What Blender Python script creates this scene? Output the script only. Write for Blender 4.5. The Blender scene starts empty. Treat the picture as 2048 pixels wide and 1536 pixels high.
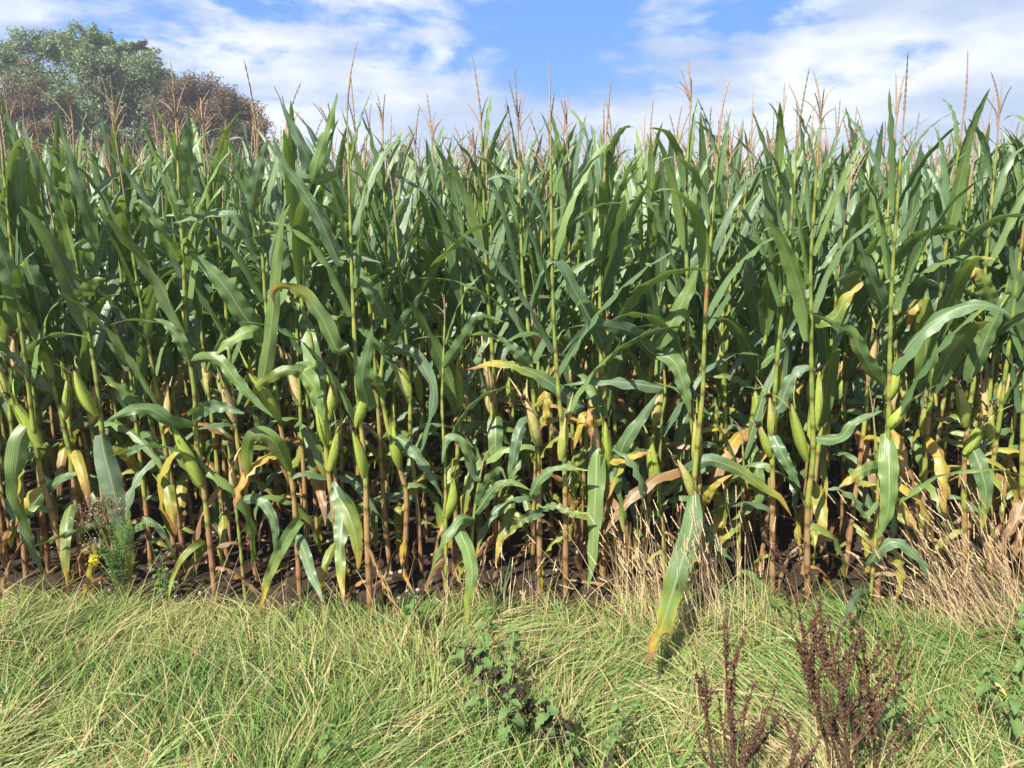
import bpy, math, random
import numpy as np
from math import radians as R
from mathutils import Vector

C = bpy.context.scene
# ------------------------------------------------------------------ camera, sky, sun, exposure
EYE = Vector((0.0, 0.0, 2.0)); PITCH = R(14.0); F = 1547.0
cam = bpy.data.cameras.new('camera'); camo = bpy.data.objects.new('camera', cam)
C.collection.objects.link(camo); C.camera = camo
camo.location = EYE; camo.rotation_euler = (math.pi/2 - PITCH, 0, 0)
cam.sensor_width = 36.0; cam.lens = 36.0*F/2048.0; cam.clip_start = 0.05; cam.clip_end = 2000
SUN_EL, SUN_AZ = R(48), R(-142)          # azimuth measured from +Y (view direction) towards +X
sun = bpy.data.lights.new('sun', 'SUN'); suno = bpy.data.objects.new('sun', sun)
C.collection.objects.link(suno)
sun.energy = 5.0; sun.angle = R(0.55); sun.color = (1.0, 0.93, 0.82)
sd = Vector((math.sin(SUN_AZ)*math.cos(SUN_EL), math.cos(SUN_AZ)*math.cos(SUN_EL), math.sin(SUN_EL)))
suno.rotation_euler = sd.to_track_quat('Z', 'Y').to_euler(); suno.location = (-3, -3, 8)
C.view_settings.view_transform = 'Standard'; C.view_settings.look = 'None'
C.view_settings.exposure = 1.3; C.view_settings.gamma = 1.0
C.cycles.max_bounces = 6; C.cycles.diffuse_bounces = 3; C.cycles.transmission_bounces = 3
C.cycles.transparent_max_bounces = 8

class NT:
    """short way of writing a node tree"""
    def __init__(s, tree): s.t = tree; s.n = tree.nodes; s.l = tree.links
    def put(s, sock, v):
        if v is None: return
        if isinstance(v, bpy.types.NodeSocket): s.l.new(v, sock)
        else:
            if isinstance(v, (tuple, list)) and len(v) == 3 and sock.type == 'RGBA': v = (*v, 1)
            sock.default_value = v
    def math(s, op, a, b=None, c=None, clamp=False):
        n = s.n.new('ShaderNodeMath'); n.operation = op; n.use_clamp = clamp
        for i, v in enumerate((a, b, c)): s.put(n.inputs[i], v)
        return n.outputs[0]
    def mix(s, f, a, b, mode='MIX'):
        n = s.n.new('ShaderNodeMix'); n.data_type = 'RGBA'; n.blend_type = mode; n.clamp_factor = True
        s.put(n.inputs[0], f); s.put(n.inputs[6], a); s.put(n.inputs[7], b); return n.outputs[2]
    def attr(s, name):
        n = s.n.new('ShaderNodeAttribute'); n.attribute_name = name; return n.outputs['Fac']
    def noise(s, vec, scale, detail=2.0, rough=0.5, dist=0.0):
        n = s.n.new('ShaderNodeTexNoise'); s.put(n.inputs['Vector'], vec); n.inputs['Scale'].default_value = scale
        n.inputs['Detail'].default_value = detail; n.inputs['Roughness'].default_value = rough
        n.inputs['Distortion'].default_value = dist; return n.outputs['Fac']
    def sstep(s, v, a, b):
        n = s.n.new('ShaderNodeMapRange'); n.interpolation_type = 'SMOOTHSTEP'
        s.put(n.inputs[0], v); n.inputs[1].default_value = a; n.inputs[2].default_value = b; return n.outputs[0]
    def ramp(s, f, stops):
        n = s.n.new('ShaderNodeValToRGB'); s.put(n.inputs[0], f); e = n.color_ramp.elements
        while len(e) < len(stops): e.new(0.5)
        for k, (p, c) in enumerate(stops): e[k].position = p; e[k].color = (*c, 1)
        return n.outputs[0]
    def coord(s, which='Object'): return s.n.new('ShaderNodeTexCoord').outputs[which]
    def rand(s): return s.n.new('ShaderNodeObjectInfo').outputs['Random']
    def xyz(s, v):
        n = s.n.new('ShaderNodeSeparateXYZ'); s.put(n.inputs[0], v); return n.outputs
    def vec(s, x, y, z):
        n = s.n.new('ShaderNodeCombineXYZ')
        for i, v in enumerate((x, y, z)): s.put(n.inputs[i], v)
        return n.outputs[0]

world = bpy.data.worlds.new('World'); C.world = world; world.use_nodes = True
def build_world():
    N = NT(world.node_tree); N.n.clear()
    sky = N.n.new('ShaderNodeTexSky'); sky.sky_type = 'NISHITA'; sky.sun_disc = False
    sky.sun_elevation = SUN_EL; sky.sun_rotation = SUN_AZ
    sky.air_density = 1.0; sky.dust_density = 0.3; sky.ozone_density = 3.0
    d = N.xyz(N.coord('Generated'))
    hyp = N.math('SQRT', N.math('ADD', N.math('MULTIPLY', d[0], d[0]), N.math('MULTIPLY', d[1], d[1])))
    el = N.math('DIVIDE', d[2], N.math('MAXIMUM', hyp, 0.001))
    az = N.math('ARCTAN2', d[0], d[1])
    # cloud decks: noise stretched along the horizon, thinned where the blue breaks through
    p = N.vec(az, N.math('MULTIPLY', el, 2.3), 0.37)
    n1 = N.noise(p, 6.6, 6.0, 0.56, 0.5)
    n2 = N.noise(p, 19.0, 6.0, 0.62, 0.1)
    dens = N.math('ADD', N.math('MULTIPLY', n1, 0.85), N.math('MULTIPLY', n2, 0.36))
    def gap(cx, cy, wx, wy, amp):                       # a break in the cloud, centred on a direction of the sky
        a = N.math('DIVIDE', N.math('SUBTRACT', az, cx), wx); b = N.math('DIVIDE', N.math('SUBTRACT', el, cy), wy)
        r2 = N.math('ADD', N.math('MULTIPLY', a, a), N.math('MULTIPLY', b, b))
        return N.math('MULTIPLY', N.math('EXPONENT', N.math('MULTIPLY', r2, -1.0)), amp)
    tot = N.math('ADD', dens, 0.045)
    for g in ((0.07, .185, .10, .055, -.30), (-.26, .205, .06, .014, -.16), (-.28, .155, .05, .016, -.10), (.27, .20, .06, .04, -.24),
              (.09, .125, .09, .02, -.20), (.46, .15, .04, .014, -.17), (-.13, .15, .045, .02, -.16), (-.15, .20, .06, .02, -.13),
              (-.40, .20, .12, .03, -.12), (-.52, .13, .08, .03, -.08), (-.30, .10, .12, .02, -.06), (-.05, .21, .05, .02, -.10), (.0, .15, .05, .015, -.10), (.18, .17, .04, .012, .10), (.45, .20, .14, .05, .18), (-.45, .17, .16, .05, -.05), (.1, .05, .9, .06, .16), (-.36, .2, .04, .02, .06), (.3, .02, .5, .07, .08)):
        tot = N.math('ADD', tot, gap(*g))
    m = N.sstep(tot, 0.46, 0.70)
    hi = N.math('MULTIPLY', N.sstep(N.noise(N.vec(az, N.math('MULTIPLY', el, 2.6), 1.9), 5.5, 4.0, 0.5), 0.38, 0.66), 1.0)
    cloud = N.mix(hi, (4.5, 5.5, 7.4), (8.7, 8.9, 9.3))
    hs = N.n.new('ShaderNodeHueSaturation'); hs.inputs['Saturation'].default_value = 1.45; hs.inputs['Value'].default_value = 1.0
    N.l.new(sky.outputs[0], hs.inputs['Color'])
    blue = N.mix(0.75, hs.outputs[0], (1.7, 3.7, 8.7))
    low = N.math('MULTIPLY', N.math('LESS_THAN', d[2], 0.0), 1.0)
    col = N.mix(N.math('MULTIPLY', m, 0.93), blue, cloud)
    col = N.mix(low, col, (0.7, 0.9, 0.5))
    bg = N.n.new('ShaderNodeBackground'); N.l.new(col, bg.inputs['Color']); bg.inputs['Strength'].default_value = 0.050
    out = N.n.new('ShaderNodeOutputWorld'); N.l.new(bg.outputs[0], out.inputs['Surface'])
build_world()

# ------------------------------------------------------------------ placing and tagging
fw = Vector((0, math.cos(PITCH), -math.sin(PITCH))); upv = Vector((0, math.sin(PITCH), math.cos(PITCH)))
def pix(px, py, Y):
    """the world point at distance Y that the photograph shows at px, py (2048 x 1536)"""
    d = fw + Vector((1, 0, 0))*((px-1024)/F) + upv*((768-py)/F)
    return EYE + d*(Y/d.y)
EDGE = 3.46
def verge_z(x, y):
    b = EDGE + 0.05*np.sin(np.asarray(x)*1.9) + 0.03*np.sin(np.asarray(x)*5.3+1)
    return np.clip((b-np.asarray(y))*0.35, -0.05, 0.035) + np.clip(EDGE-0.1-np.asarray(y), 0, 9)*0.075
def ground_y(py, off=0.0):
    """distance at which the ground is seen at row py"""
    Y = 3.3
    for _ in range(25):
        d = fw + upv*((768-py)/F); z = max(0.0, float(verge_z(0, Y))) + off
        Y = (z-2.0)/(d.z/d.y)
    return Y

def tag(o, label=None, cat=None, group=None, kind=None):
    if label: o['label'] = label
    if cat: o['category'] = cat
    if group: o['group'] = group
    if kind: o['kind'] = kind
    return o
def empty(name, loc):
    o = bpy.data.objects.new(name, None); o.location = loc; o.empty_display_size = 0.05
    C.collection.objects.link(o); return o
def link_mesh(name, V, Q, mat, parent=None, attrs=None, smooth=True, loc=None):
    V = np.asarray(V, np.float32).reshape(-1, 3); Q = np.asarray(Q, np.int32)
    k = Q.shape[1]
    me = bpy.data.meshes.new(name)
    me.vertices.add(len(V)); me.vertices.foreach_set('co', V.ravel())
    me.loops.add(Q.size); me.loops.foreach_set('vertex_index', Q.ravel())
    me.polygons.add(len(Q)); me.polygons.foreach_set('loop_start', np.arange(0, Q.size, k, dtype=np.int32))
    if attrs:
        for a, v in attrs.items():
            at = me.attributes.new(a, 'FLOAT', 'POINT'); at.data.foreach_set('value', np.asarray(v, np.float32).ravel())
    me.update(calc_edges=True)
    me.polygons.foreach_set('use_smooth', np.full(len(Q), bool(smooth)))
    me.materials.append(mat)
    o = bpy.data.objects.new(name, me); C.collection.objects.link(o)
    if parent is not None: o.parent = parent
    if loc is not None: o.location = loc
    return o
class Acc:
    """gathers pieces of one part"""
    def __init__(s): s.V = []; s.Q = []; s.A = {}; s.n = 0
    def add(s, piece):
        V, Q, A = piece
        s.V.append(V); s.Q.append(Q + s.n); s.n += len(V)
        for k, v in A.items(): s.A.setdefault(k, []).append(v)
    def arrays(s): return np.concatenate(s.V), np.concatenate(s.Q), {k: np.concatenate(v) for k, v in s.A.items()}
    def build(s, name, mat, parent=None, smooth=True, loc=None):
        V, Q, A = s.arrays(); return link_mesh(name, V, Q, mat, parent, A, smooth, loc)

# ------------------------------------------------------------------ materials
def new_mat(name):
    m = bpy.data.materials.new(name); m.use_nodes = True; N = NT(m.node_tree); N.n.clear(); return m, N
def surface(N, col, rough=0.6, spec=0.4, trans=0.0, tcol=None, bump=None, bstr=0.3, bdist=0.01):
    b = N.n.new('ShaderNodeBsdfPrincipled'); N.put(b.inputs['Base Color'], col); N.put(b.inputs['Roughness'], rough)
    b.inputs['Specular IOR Level'].default_value = spec
    if bump is not None:
        bn = N.n.new('ShaderNodeBump'); bn.inputs['Strength'].default_value = bstr; bn.inputs['Distance'].default_value = bdist
        N.put(bn.inputs['Height'], bump); N.l.new(bn.outputs[0], b.inputs['Normal'])
    sh = b.outputs[0]
    if trans:
        t = N.n.new('ShaderNodeBsdfTranslucent'); N.put(t.inputs['Color'], tcol if tcol is not None else col)
        x = N.n.new('ShaderNodeMixShader'); x.inputs[0].default_value = trans
        N.l.new(sh, x.inputs[1]); N.l.new(t.outputs[0], x.inputs[2]); sh = x.outputs[0]
    o = N.n.new('ShaderNodeOutputMaterial'); N.l.new(sh, o.inputs['Surface'])
AGE_RAMP = [(0.0, (.10, .17, .035)), (.28, (.20, .25, .04)), (.5, (.42, .32, .045)), (.68, (.34, .165, .050)), (.85, (.235, .120, .060)), (1.0, (.235, .145, .080))]

def maize_leaf_mat():
    m, N = new_mat('maize_leaf')
    lu, lv, age, rnd = N.attr('lu'), N.attr('lv'), N.attr('age'), N.rand()
    co = N.coord('Object')
    n1 = N.noise(co, 14.0, 4.0, 0.6); n2 = N.noise(co, 60.0, 2.0, 0.5)
    g = N.ramp(rnd, [(0, (.070, .138, .078)), (.55, (.108, .195, .068)), (1, (.165, .260, .062))])
    g = N.mix(N.math('MULTIPLY', N.sstep(n1, .45, .75), .45), g, (.120, .205, .058))
    r2 = N.math('FRACT', N.math('MULTIPLY', rnd, 17.31)); bl = N.noise(co, 5.0, 3.0, .6)
    g = N.mix(N.math('MULTIPLY', N.math('MULTIPLY', N.sstep(r2, .35, 1.0), N.sstep(bl, .3, .7)), .75), g, (.190, .262, .180))
    a = N.math('ADD', age, N.math('MULTIPLY', N.math('SUBTRACT', n1, 0.5), N.math('MULTIPLY', N.sstep(age, 0.03, 0.4), 0.55)))
    a = N.math('ADD', a, N.math('MULTIPLY', N.math('SUBTRACT', n2, 0.5), N.math('MULTIPLY', N.sstep(age, 0.1, 0.5), 0.25)), clamp=True)
    col = N.mix(N.sstep(a, 0.04, 0.26), g, N.ramp(a, AGE_RAMP))
    al = N.math('ABSOLUTE', lu)
    vein = N.math('SINE', N.math('ADD', N.math('MULTIPLY', lu, 40.0), N.math('MULTIPLY', n1, 3.0)))
    col = N.mix(N.math('MULTIPLY', N.sstep(vein, .0, 1.0), .26), col, (.17, .22, .085))
    rib = N.math('MULTIPLY', N.math('SUBTRACT', 1.0, N.sstep(al, .035, .10)), N.math('SUBTRACT', 1.0, N.math('MULTIPLY', lv, .75)))
    col = N.mix(N.math('MULTIPLY', rib, .8), col, (.40, .43, .22))
    spot = N.math('MULTIPLY', N.sstep(N.noise(co, 95.0, 1.0), .70, .76), .5)
    col = N.mix(spot, col, (.22, .2, .08))
    tc = N.mix(0.6, col, (.22, .33, .03)); tc = N.mix(N.sstep(a, .3, .6), tc, col)
    rough = N.math('ADD', .27, N.math('MULTIPLY', n1, .2))
    surface(N, col, rough, .7, .30, tc, vein, .35, .0015)
    return m
def stalk_mat():
    m, N = new_mat('maize_stalk')
    age, ring, rnd, co = N.attr('age'), N.attr('ring'), N.rand(), N.coord('Object')
    n = N.noise(co, 9.0, 3.0, .6)
    p = N.xyz(co); st = N.noise(N.vec(N.math('MULTIPLY', p[0], 60), N.math('MULTIPLY', p[1], 60), N.math('MULTIPLY', p[2], 3)), 4.0, 2.0)
    a = N.math('ADD', age, N.math('MULTIPLY', N.math('SUBTRACT', n, .5), .5), clamp=True)
    col = N.ramp(a, [(0, (.16, .22, .045)), (.3, (.24, .27, .05)), (.55, (.28, .19, .075)), (.85, (.27, .145, .080)), (1, (.25, .135, .065))])
    red = N.math('MULTIPLY', N.sstep(N.noise(co, 5.0, 1.0), .56, .68), N.math('MULTIPLY', N.sstep(age, .25, .6), .75))
    col = N.mix(red, col, (.27, .075, .045))
    col = N.mix(N.math('MULTIPLY', N.sstep(st, .4, .7), .25), col, (.12, .10, .04))
    col = N.mix(N.math('MULTIPLY', ring, .9), col, (.085, .055, .02))
    surface(N, col, .42, .4, 0, None, st, .3, .002)
    return m
def husk_mat():
    m, N = new_mat('ear_husk')
    lu, lv, age, rnd, co = N.attr('lu'), N.attr('lv'), N.attr('age'), N.rand(), N.coord('Object')
    n = N.noise(co, 22.0, 3.0, .6)
    st = N.math('SINE', N.math('ADD', N.math('MULTIPLY', lu, 150.0), N.math('MULTIPLY', n, 6.0)))
    col = N.mix(n, (.235, .335, .045), (.36, .42, .08))
    col = N.mix(N.math('MULTIPLY', N.sstep(st, 0, 1), .4), col, (.17, .25, .035))
    a = N.math('ADD', age, N.math('MULTIPLY', N.math('SUBTRACT', n, .5), .7), clamp=True)
    col = N.mix(N.sstep(a, .25, .75), col, N.mix(n, (.42, .30, .13), (.52, .42, .22)))
    col = N.mix(N.math('MULTIPLY', N.sstep(N.noise(co, 48.0, 2.0), .62, .72), .5), col, (.20, .13, .04))
    surface(N, col, .5, .35, .12, col, st, .35, .0015)
    return m
def simple_mat(name, c1, c2, scale=20.0, rough=.6, spec=.3, trans=0.0, tcol=None, use_age=False, objrand=False):
    m, N = new_mat(name); co = N.coord('Object')
    n = N.noise(co, scale, 3.0, .6)
    f = N.sstep(n, .3, .7)
    if use_age: f = N.math('ADD', N.math('MULTIPLY', f, .4), N.math('MULTIPLY', N.attr('age'), .6))
    if objrand: f = N.math('ADD', N.math('MULTIPLY', f, .5), N.math('MULTIPLY', N.rand(), .5))
    col = N.mix(f, c1, c2)
    surface(N, col, rough, spec, trans, tcol or col)
    return m
def grass_mat():
    m, N = new_mat('grass_blade')
    age, lv = N.attr('age'), N.attr('lv')
    a = N.math('ADD', age, N.math('MULTIPLY', lv, .10), clamp=True)
    col = N.ramp(a, [(0, (.070, .145, .032)), (.3, (.132, .222, .050)), (.5, (.225, .28, .082)), (.68, (.39, .345, .155)), (.85, (.46, .37, .20)), (1, (.36, .23, .12))])
    surface(N, col, .5, .35, .25, col)
    return m
def soil_mat():
    m, N = new_mat('soil'); co = N.coord('Object')
    a = N.noise(co, 3.0, 4.0, .6); b = N.noise(co, 38.0, 5.0, .65); c = N.noise(co, 150.0, 3.0, .6)
    col = N.mix(N.sstep(a, .3, .7), (.024, .016, .011), (.038, .026, .017))
    col = N.mix(N.sstep(b, .35, .75), col, (.060, .043, .029))
    col = N.mix(N.math('MULTIPLY', N.sstep(c, .66, .74), .6), col, (.20, .16, .115))
    surface(N, col, .95, .15, 0, None, N.math('ADD', b, N.math('MULTIPLY', c, .4)), .8, .02)
    return m
def thatch_mat():
    m, N = new_mat('thatch'); co = N.coord('Object')
    a = N.noise(co, 6.0, 4.0, .6); b = N.noise(co, 70.0, 4.0, .7)
    col = N.mix(N.sstep(a, .35, .65), (.060, .062, .022), (.12, .095, .045))
    col = N.mix(N.sstep(b, .4, .7), col, (.045, .040, .018))
    surface(N, col, .95, .1, 0, None, b, .9, .02)
    return m
LEAF, STALK, HUSK, GRASS, SOIL, THATCH = maize_leaf_mat(), stalk_mat(), husk_mat(), grass_mat(), soil_mat(), thatch_mat()
SILK = simple_mat('ear_silk', (.018, .011, .009), (.055, .030, .020), 60, .8, .2)
TASSEL = simple_mat('maize_tassel', (.25, .165, .11), (.40, .295, .20), 30, .75, .2, .1, None, False, True)
COB = simple_mat('cob_kernels', (.62, .36, .03), (.72, .50, .07), 120, .4, .4)
DOCK = simple_mat('dock_seed', (.036, .019, .013), (.165, .092, .058), 60, .85, .15, 0, None, True)
DOCKST = simple_mat('dock_stem', (.055, .025, .020), (.12, .055, .04), 30, .7, .2)
NETTLE = simple_mat('nettle_leaf', (.080, .145, .045), (.135, .210, .070), 26, .75, .15, .22, (.14, .20, .04), False, True)
NETDEAD = simple_mat('withered_leaf', (.014, .012, .008), (.045, .035, .018), 40, .85, .2)
YLEAF = simple_mat('yellowed_leaf', (.50, .36, .06), (.60, .50, .16), 30, .6, .3, .2)
WSTEM = simple_mat('weed_stem', (.12, .19, .05), (.22, .25, .09), 30, .6, .3)
RAG = simple_mat('feathery_leaf', (.05, .13, .028), (.12, .22, .06), 40, .65, .3, .25, (.14, .24, .04))
SEEDW = simple_mat('seed_fluff', (.42, .34, .26), (.68, .62, .54), 90, .9, .1, .2)
SEEDB = simple_mat('seed_cup', (.12, .08, .05), (.22, .15, .09), 90, .9, .1)
YELLOW = simple_mat('yellow_flower', (.72, .52, .015), (.80, .66, .04), 50, .6, .2, .15)
STRAW = simple_mat('dry_straw', (.40, .28, .15), (.58, .45, .26), 25, .6, .3, .12, None, True)
STONE = simple_mat('field_stone', (.16, .135, .11), (.36, .33, .28), 30, .9, .2, 0, None, True)
ASH = simple_mat('ash_leaf', (.120, .175, .085), (.210, .270, .135), 1.1, .55, .4, .25, (.16, .24, .06), True)
COPPER = simple_mat('copper_leaf', (.100, .072, .045), (.185, .135, .085), 1.3, .65, .3, .2, (.18, .10, .04), True)
BARK = simple_mat('bark', (.075, .062, .050), (.16, .14, .115), 4, .95, .1)

# ------------------------------------------------------------------ shapes
def strip_quads(n, k):
    """quads of an n x k grid of vertices (n rows)"""
    i = np.arange(n-1)[:, None]; j = np.arange(k-1)[None, :]; a = i*k+j
    return np.stack([a, a+1, a+k+1, a+k], -1).reshape(-1, 4)
def tube(P, r, sides=6, attrs=None):
    P = np.asarray(P, float); n = len(P); r = np.broadcast_to(np.asarray(r, float), (n,))
    T = np.gradient(P, axis=0); T /= np.linalg.norm(T, axis=1, keepdims=True)+1e-9
    ref = np.array([0.13, 0.97, 0.2]) if abs(T[:, 1]).mean() < .8 else np.array([1.0, 0, .1])
    A = np.cross(T, ref); A /= np.linalg.norm(A, axis=1, keepdims=True)+1e-9; B = np.cross(T, A)
    ph = np.linspace(0, 2*np.pi, sides, endpoint=False)
    V = P[:, None] + r[:, None, None]*(np.cos(ph)[None, :, None]*A[:, None] + np.sin(ph)[None, :, None]*B[:, None])
    i = np.arange(n-1)[:, None]; j = np.arange(sides)[None, :]; j2 = (j+1) % sides
    Q = np.stack([i*sides+j, i*sides+j2, (i+1)*sides+j2, (i+1)*sides+j], -1).reshape(-1, 4)
    A_ = {k: np.repeat(np.broadcast_to(np.asarray(v, float), (n,)), sides) for k, v in (attrs or {}).items()}
    return V.reshape(-1, 3), Q, A_
def catmull(P, n):
    P = np.asarray(P, float)
    if len(P) == 2: return P[0] + (P[1]-P[0])*np.linspace(0, 1, n)[:, None]
    E = np.vstack([2*P[0]-P[1], P, 2*P[-1]-P[-2]])
    d = np.r_[0, np.cumsum(np.linalg.norm(np.diff(P, axis=0), axis=1))]
    t = np.linspace(0, d[-1], n); k = np.clip(np.searchsorted(d, t, side='right')-1, 0, len(P)-2)
    u = ((t-d[k])/(d[k+1]-d[k]+1e-9))[:, None]
    p0, p1, p2, p3 = E[k], E[k+1], E[k+2], E[k+3]
    return .5*((2*p1)+(p2-p0)*u+(2*p0-5*p1+4*p2-p3)*u**2+(3*p1-p0-3*p2+p3)*u**3)
U7 = np.array([-1, -.68, -.33, 0, .33, .68, 1.0])
def ribbon(P, S, W, fold, rng, wave=.006, wf=5.0, a0=0.0, a1=0.0, ak=2.0, edge=0.0, U=U7):
    """a maize leaf blade along the rib P; S side directions, W half width"""
    n = len(P); T = np.gradient(P, axis=0); T /= np.linalg.norm(T, axis=1, keepdims=True)+1e-9
    S = S - (S*T).sum(1, keepdims=True)*T; S /= np.linalg.norm(S, axis=1, keepdims=True)+1e-9
    Nn = np.cross(S, T); s = np.linspace(0, 1, n)
    env = np.minimum(1, 3*s)*np.minimum(1, 4*(1-s))
    ph1, ph2 = rng.uniform(0, 6.28, 2); f1, f2 = wf*rng.uniform(.8, 1.2), wf*rng.uniform(.8, 1.2)
    w1 = np.sin(f1*6.28*s+ph1+.8*np.sin(3*s))*wave*env; w2 = np.sin(f2*6.28*s+ph2)*wave*env
    V = np.empty((n, len(U), 3)); au = np.abs(U)
    rag = 1-.10*np.abs(np.sin(rng.uniform(9, 17)*s+rng.uniform(0, 6)))*rng.random()-(.35*(rng.random() < .22))*np.exp(-((s-rng.uniform(.45, .95))/.035)**2)
    W = W*rag
    for j, u in enumerate(U):
        wv = (w1 if u < 0 else w2)*au[j]**1.7
        V[:, j] = P + S*(u*W*np.cos(fold))[:, None] + Nn*((au[j]**1.25)*W*np.sin(fold)+wv)[:, None]
    sv = np.repeat(s, len(U)); uu = np.tile(U, n)
    age = np.clip(a0 + a1*sv**ak + edge*np.abs(uu)**3*sv, 0, 1)
    return V.reshape(-1, 3), strip_quads(n, len(U)), {'lu': uu, 'lv': sv, 'age': age}
def blade_width(s, W):
    return .5*W*np.minimum(1, .62+2.2*s)*np.clip(1-s**2.4, 0, 1)**.85 + .0008
def auto_leaf(rng, base, az, th0, droop, p, L, W, twist=0.0, bend=0.0, wave=.006, n=17, U=U7, furl=0.0, **ag):
    s = np.linspace(0, 1, n); th = th0 - droop*s**p
    a = az + bend*s
    d = np.stack([np.cos(th)*np.cos(a), np.cos(th)*np.sin(a), np.sin(th)], 1)
    P = np.asarray(base) + np.vstack([[0, 0, 0], np.cumsum((d[1:]+d[:-1])*.5*L/(n-1), axis=0)])
    T = d; S0 = np.stack([-np.sin(a), np.cos(a), np.zeros(n)], 1); Nn = np.cross(S0, T)
    tw = twist*s**1.2; S = S0*np.cos(tw)[:, None] + Nn*np.sin(tw)[:, None]
    fold = R(46)*np.exp(-s*5)+R(14)+furl*(.6+.5*np.sin(7*s+rng.uniform(0, 6)))
    return ribbon(P, S, blade_width(s, W), fold, rng, wave, rng.uniform(3.5, 6.5), U=U, **ag)
def tassel_piece(rng, base, up, size=1.0, sides=4, rings=22, nb=None):
    acc = Acc()
    def spike(b, d, L, r0, curve):
        t = np.linspace(0, 1, rings); P = b + d*L*t[:, None] + curve*(t**2)[:, None]
        r = r0*(1-.55*t)*np.where(np.arange(rings) % 2, 1.35, .62)*np.clip(t*9, .35, 1); r[-1] = .0006
        acc.add(tube(P, r, sides))
    up = up/np.linalg.norm(up)
    L = rng.uniform(.20, .31)*size
    spike(base, up, L, .0051*size, rng.normal(0, .04, 3))
    for k in range(int(rng.choice([0, 1, 1, 2, 2, 3, 4, 5])) if nb is None else nb):
        a = rng.uniform(0, 6.28); d = up + .26*rng.uniform(.4, 1.6)*np.array([math.cos(a), math.sin(a), 0]); d /= np.linalg.norm(d)
        spike(base+up*rng.uniform(0, .07)*size, d, rng.uniform(.10, .2)*size, .0040*size, np.array([math.cos(a), math.sin(a), -.6])*rng.uniform(0, .06))
    return acc
def ear_parts(rng, base, tip, R_, dry, parent, cob=False, detail=True):
    base = np.asarray(base, float); tip = np.asarray(tip, float); ax = tip-base; L = np.linalg.norm(ax); ax = ax/L
    t = np.array([0, .08, .2, .35, .5, .65, .78, .88, .95, 1.0])
    pr = np.array([.40, .64, .92, 1.0, .92, .73, .50, .31, .18, .09])*.86
    ns = 14; ph = np.linspace(0, 2*np.pi, ns, endpoint=False)
    ref = np.array([0.1, .95, .3]); A = np.cross(ax, ref); A /= np.linalg.norm(A); B = np.cross(ax, A)
    k1, k2 = rng.uniform(0, 6.28, 2)
    bow = (A*rng.normal(0, .01)+B*rng.normal(0, .01))
    rr = R_*pr[:, None]*(1+.07*np.cos(3*ph[None]+k1+2.5*t[:, None])+.05*np.cos(5*ph[None]+k2-2*t[:, None]))
    V = base + ax*(L*t)[:, None, None] + (bow*np.sin(t*np.pi)[:, None])[:, None] + rr[..., None]*(np.cos(ph)[None, :, None]*A+np.sin(ph)[None, :, None]*B)
    n = len(t); i = np.arange(n-1)[:, None]; j = np.arange(ns)[None]; j2 = (j+1) % ns
    Q = np.stack([i*ns+j, i*ns+j2, (i+1)*ns+j2, (i+1)*ns+j], -1).reshape(-1, 4)
    tt = np.repeat(t, ns)
    acc = Acc(); acc.add((V.reshape(-1, 3), Q, {'lu': np.tile(ph/6.28, n), 'lv': tt, 'age': np.clip(dry+.5*tt**3+.25*(1-tt)**4, 0, 1)}))
    if detail:                                            # loose husk ends at the tip and a husk seam
        for q in range(rng.integers(2, 5)):
            a = rng.uniform(0, 6.28); o = A*math.cos(a)+B*math.sin(a)
            s = np.linspace(0, 1, 7); b = base+ax*L*.84+o*R_*.45
            l = rng.uniform(.05, .16); P = b + (ax*l*s[:, None]) + o*(l*rng.uniform(.1, .7)*s**2)[:, None]
            S = np.tile(np.cross(ax, o), (7, 1))
            acc.add(ribbon(P, S, .5*rng.uniform(.012, .02)*(1-s**1.5)+.0006, np.full(7, .3), rng, .001, 2, dry+.1, .35))
    tb = np.linspace(0, 1, 9); ub = np.array([-1, -.6, 0, .6, 1.0])
    for q in range(5 if detail else 2):                   # overlapping husk sheets wrapped round the cob
        p0 = rng.uniform(0, 6.28); tend = rng.uniform(.72, 1.06); tq = tb*tend; rq = np.interp(tq, t, pr)*R_; sp = rng.uniform(.7, 1.15)*(1-.8*tb**1.6)
        PH = p0+ub[None]*sp[:, None]+.5*tb[:, None]*rng.normal(0, .5); RR = rq[:, None]*1.03+.0012+.0016*q*.5+(.004*tb**4)[:, None]*rng.uniform(0, 2)+.0012*np.abs(ub)[None]*(tb[:, None] > .3)
        Vs = base+ax*(L*tq)[:, None, None]+(bow*np.sin(np.clip(tq, 0, 1)*np.pi)[:, None])[:, None]+RR[..., None]*(np.cos(PH)[..., None]*A+np.sin(PH)[..., None]*B)
        acc.add((Vs.reshape(-1, 3), strip_quads(9, 5), {'lu': (PH/6.28).ravel(), 'lv': np.repeat(tq, 5), 'age': np.clip(np.repeat(dry+rng.normal(.05, .16)+.5*tb**5, 5), 0, 1)}))
    e = acc.build('ear', HUSK, parent)
    if cob:
        g = Acc(); g.add(tube(base+ax*np.linspace(L*.72, L*1.12, 9)[:, None], R_*.62*np.array([.9, 1, 1, .98, .92, .85, .7, .45, .1])*np.where(np.arange(9) % 2, 1.04, .96), 12))
        g.build('cob', COB, e)
    else:
        sk = Acc()
        for q in range(14 if detail else 6):
            a = rng.uniform(0, 6.28); o = A*math.cos(a)+B*math.sin(a); l = rng.uniform(.03, .075)
            s = np.linspace(0, 1, 5)[:, None]
            P = base+ax*L*.955 + ax*l*.75*s + o*l*rng.uniform(.03, .4)*s**1.3 + np.array([0, 0, -1])*l*rng.uniform(.2, .9)*s**2.5
            sk.add(tube(P, np.array([.0062, .0068, .0056, .0040, .001]), 4))
        sk.build('silk', SILK, e)
    return e

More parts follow.
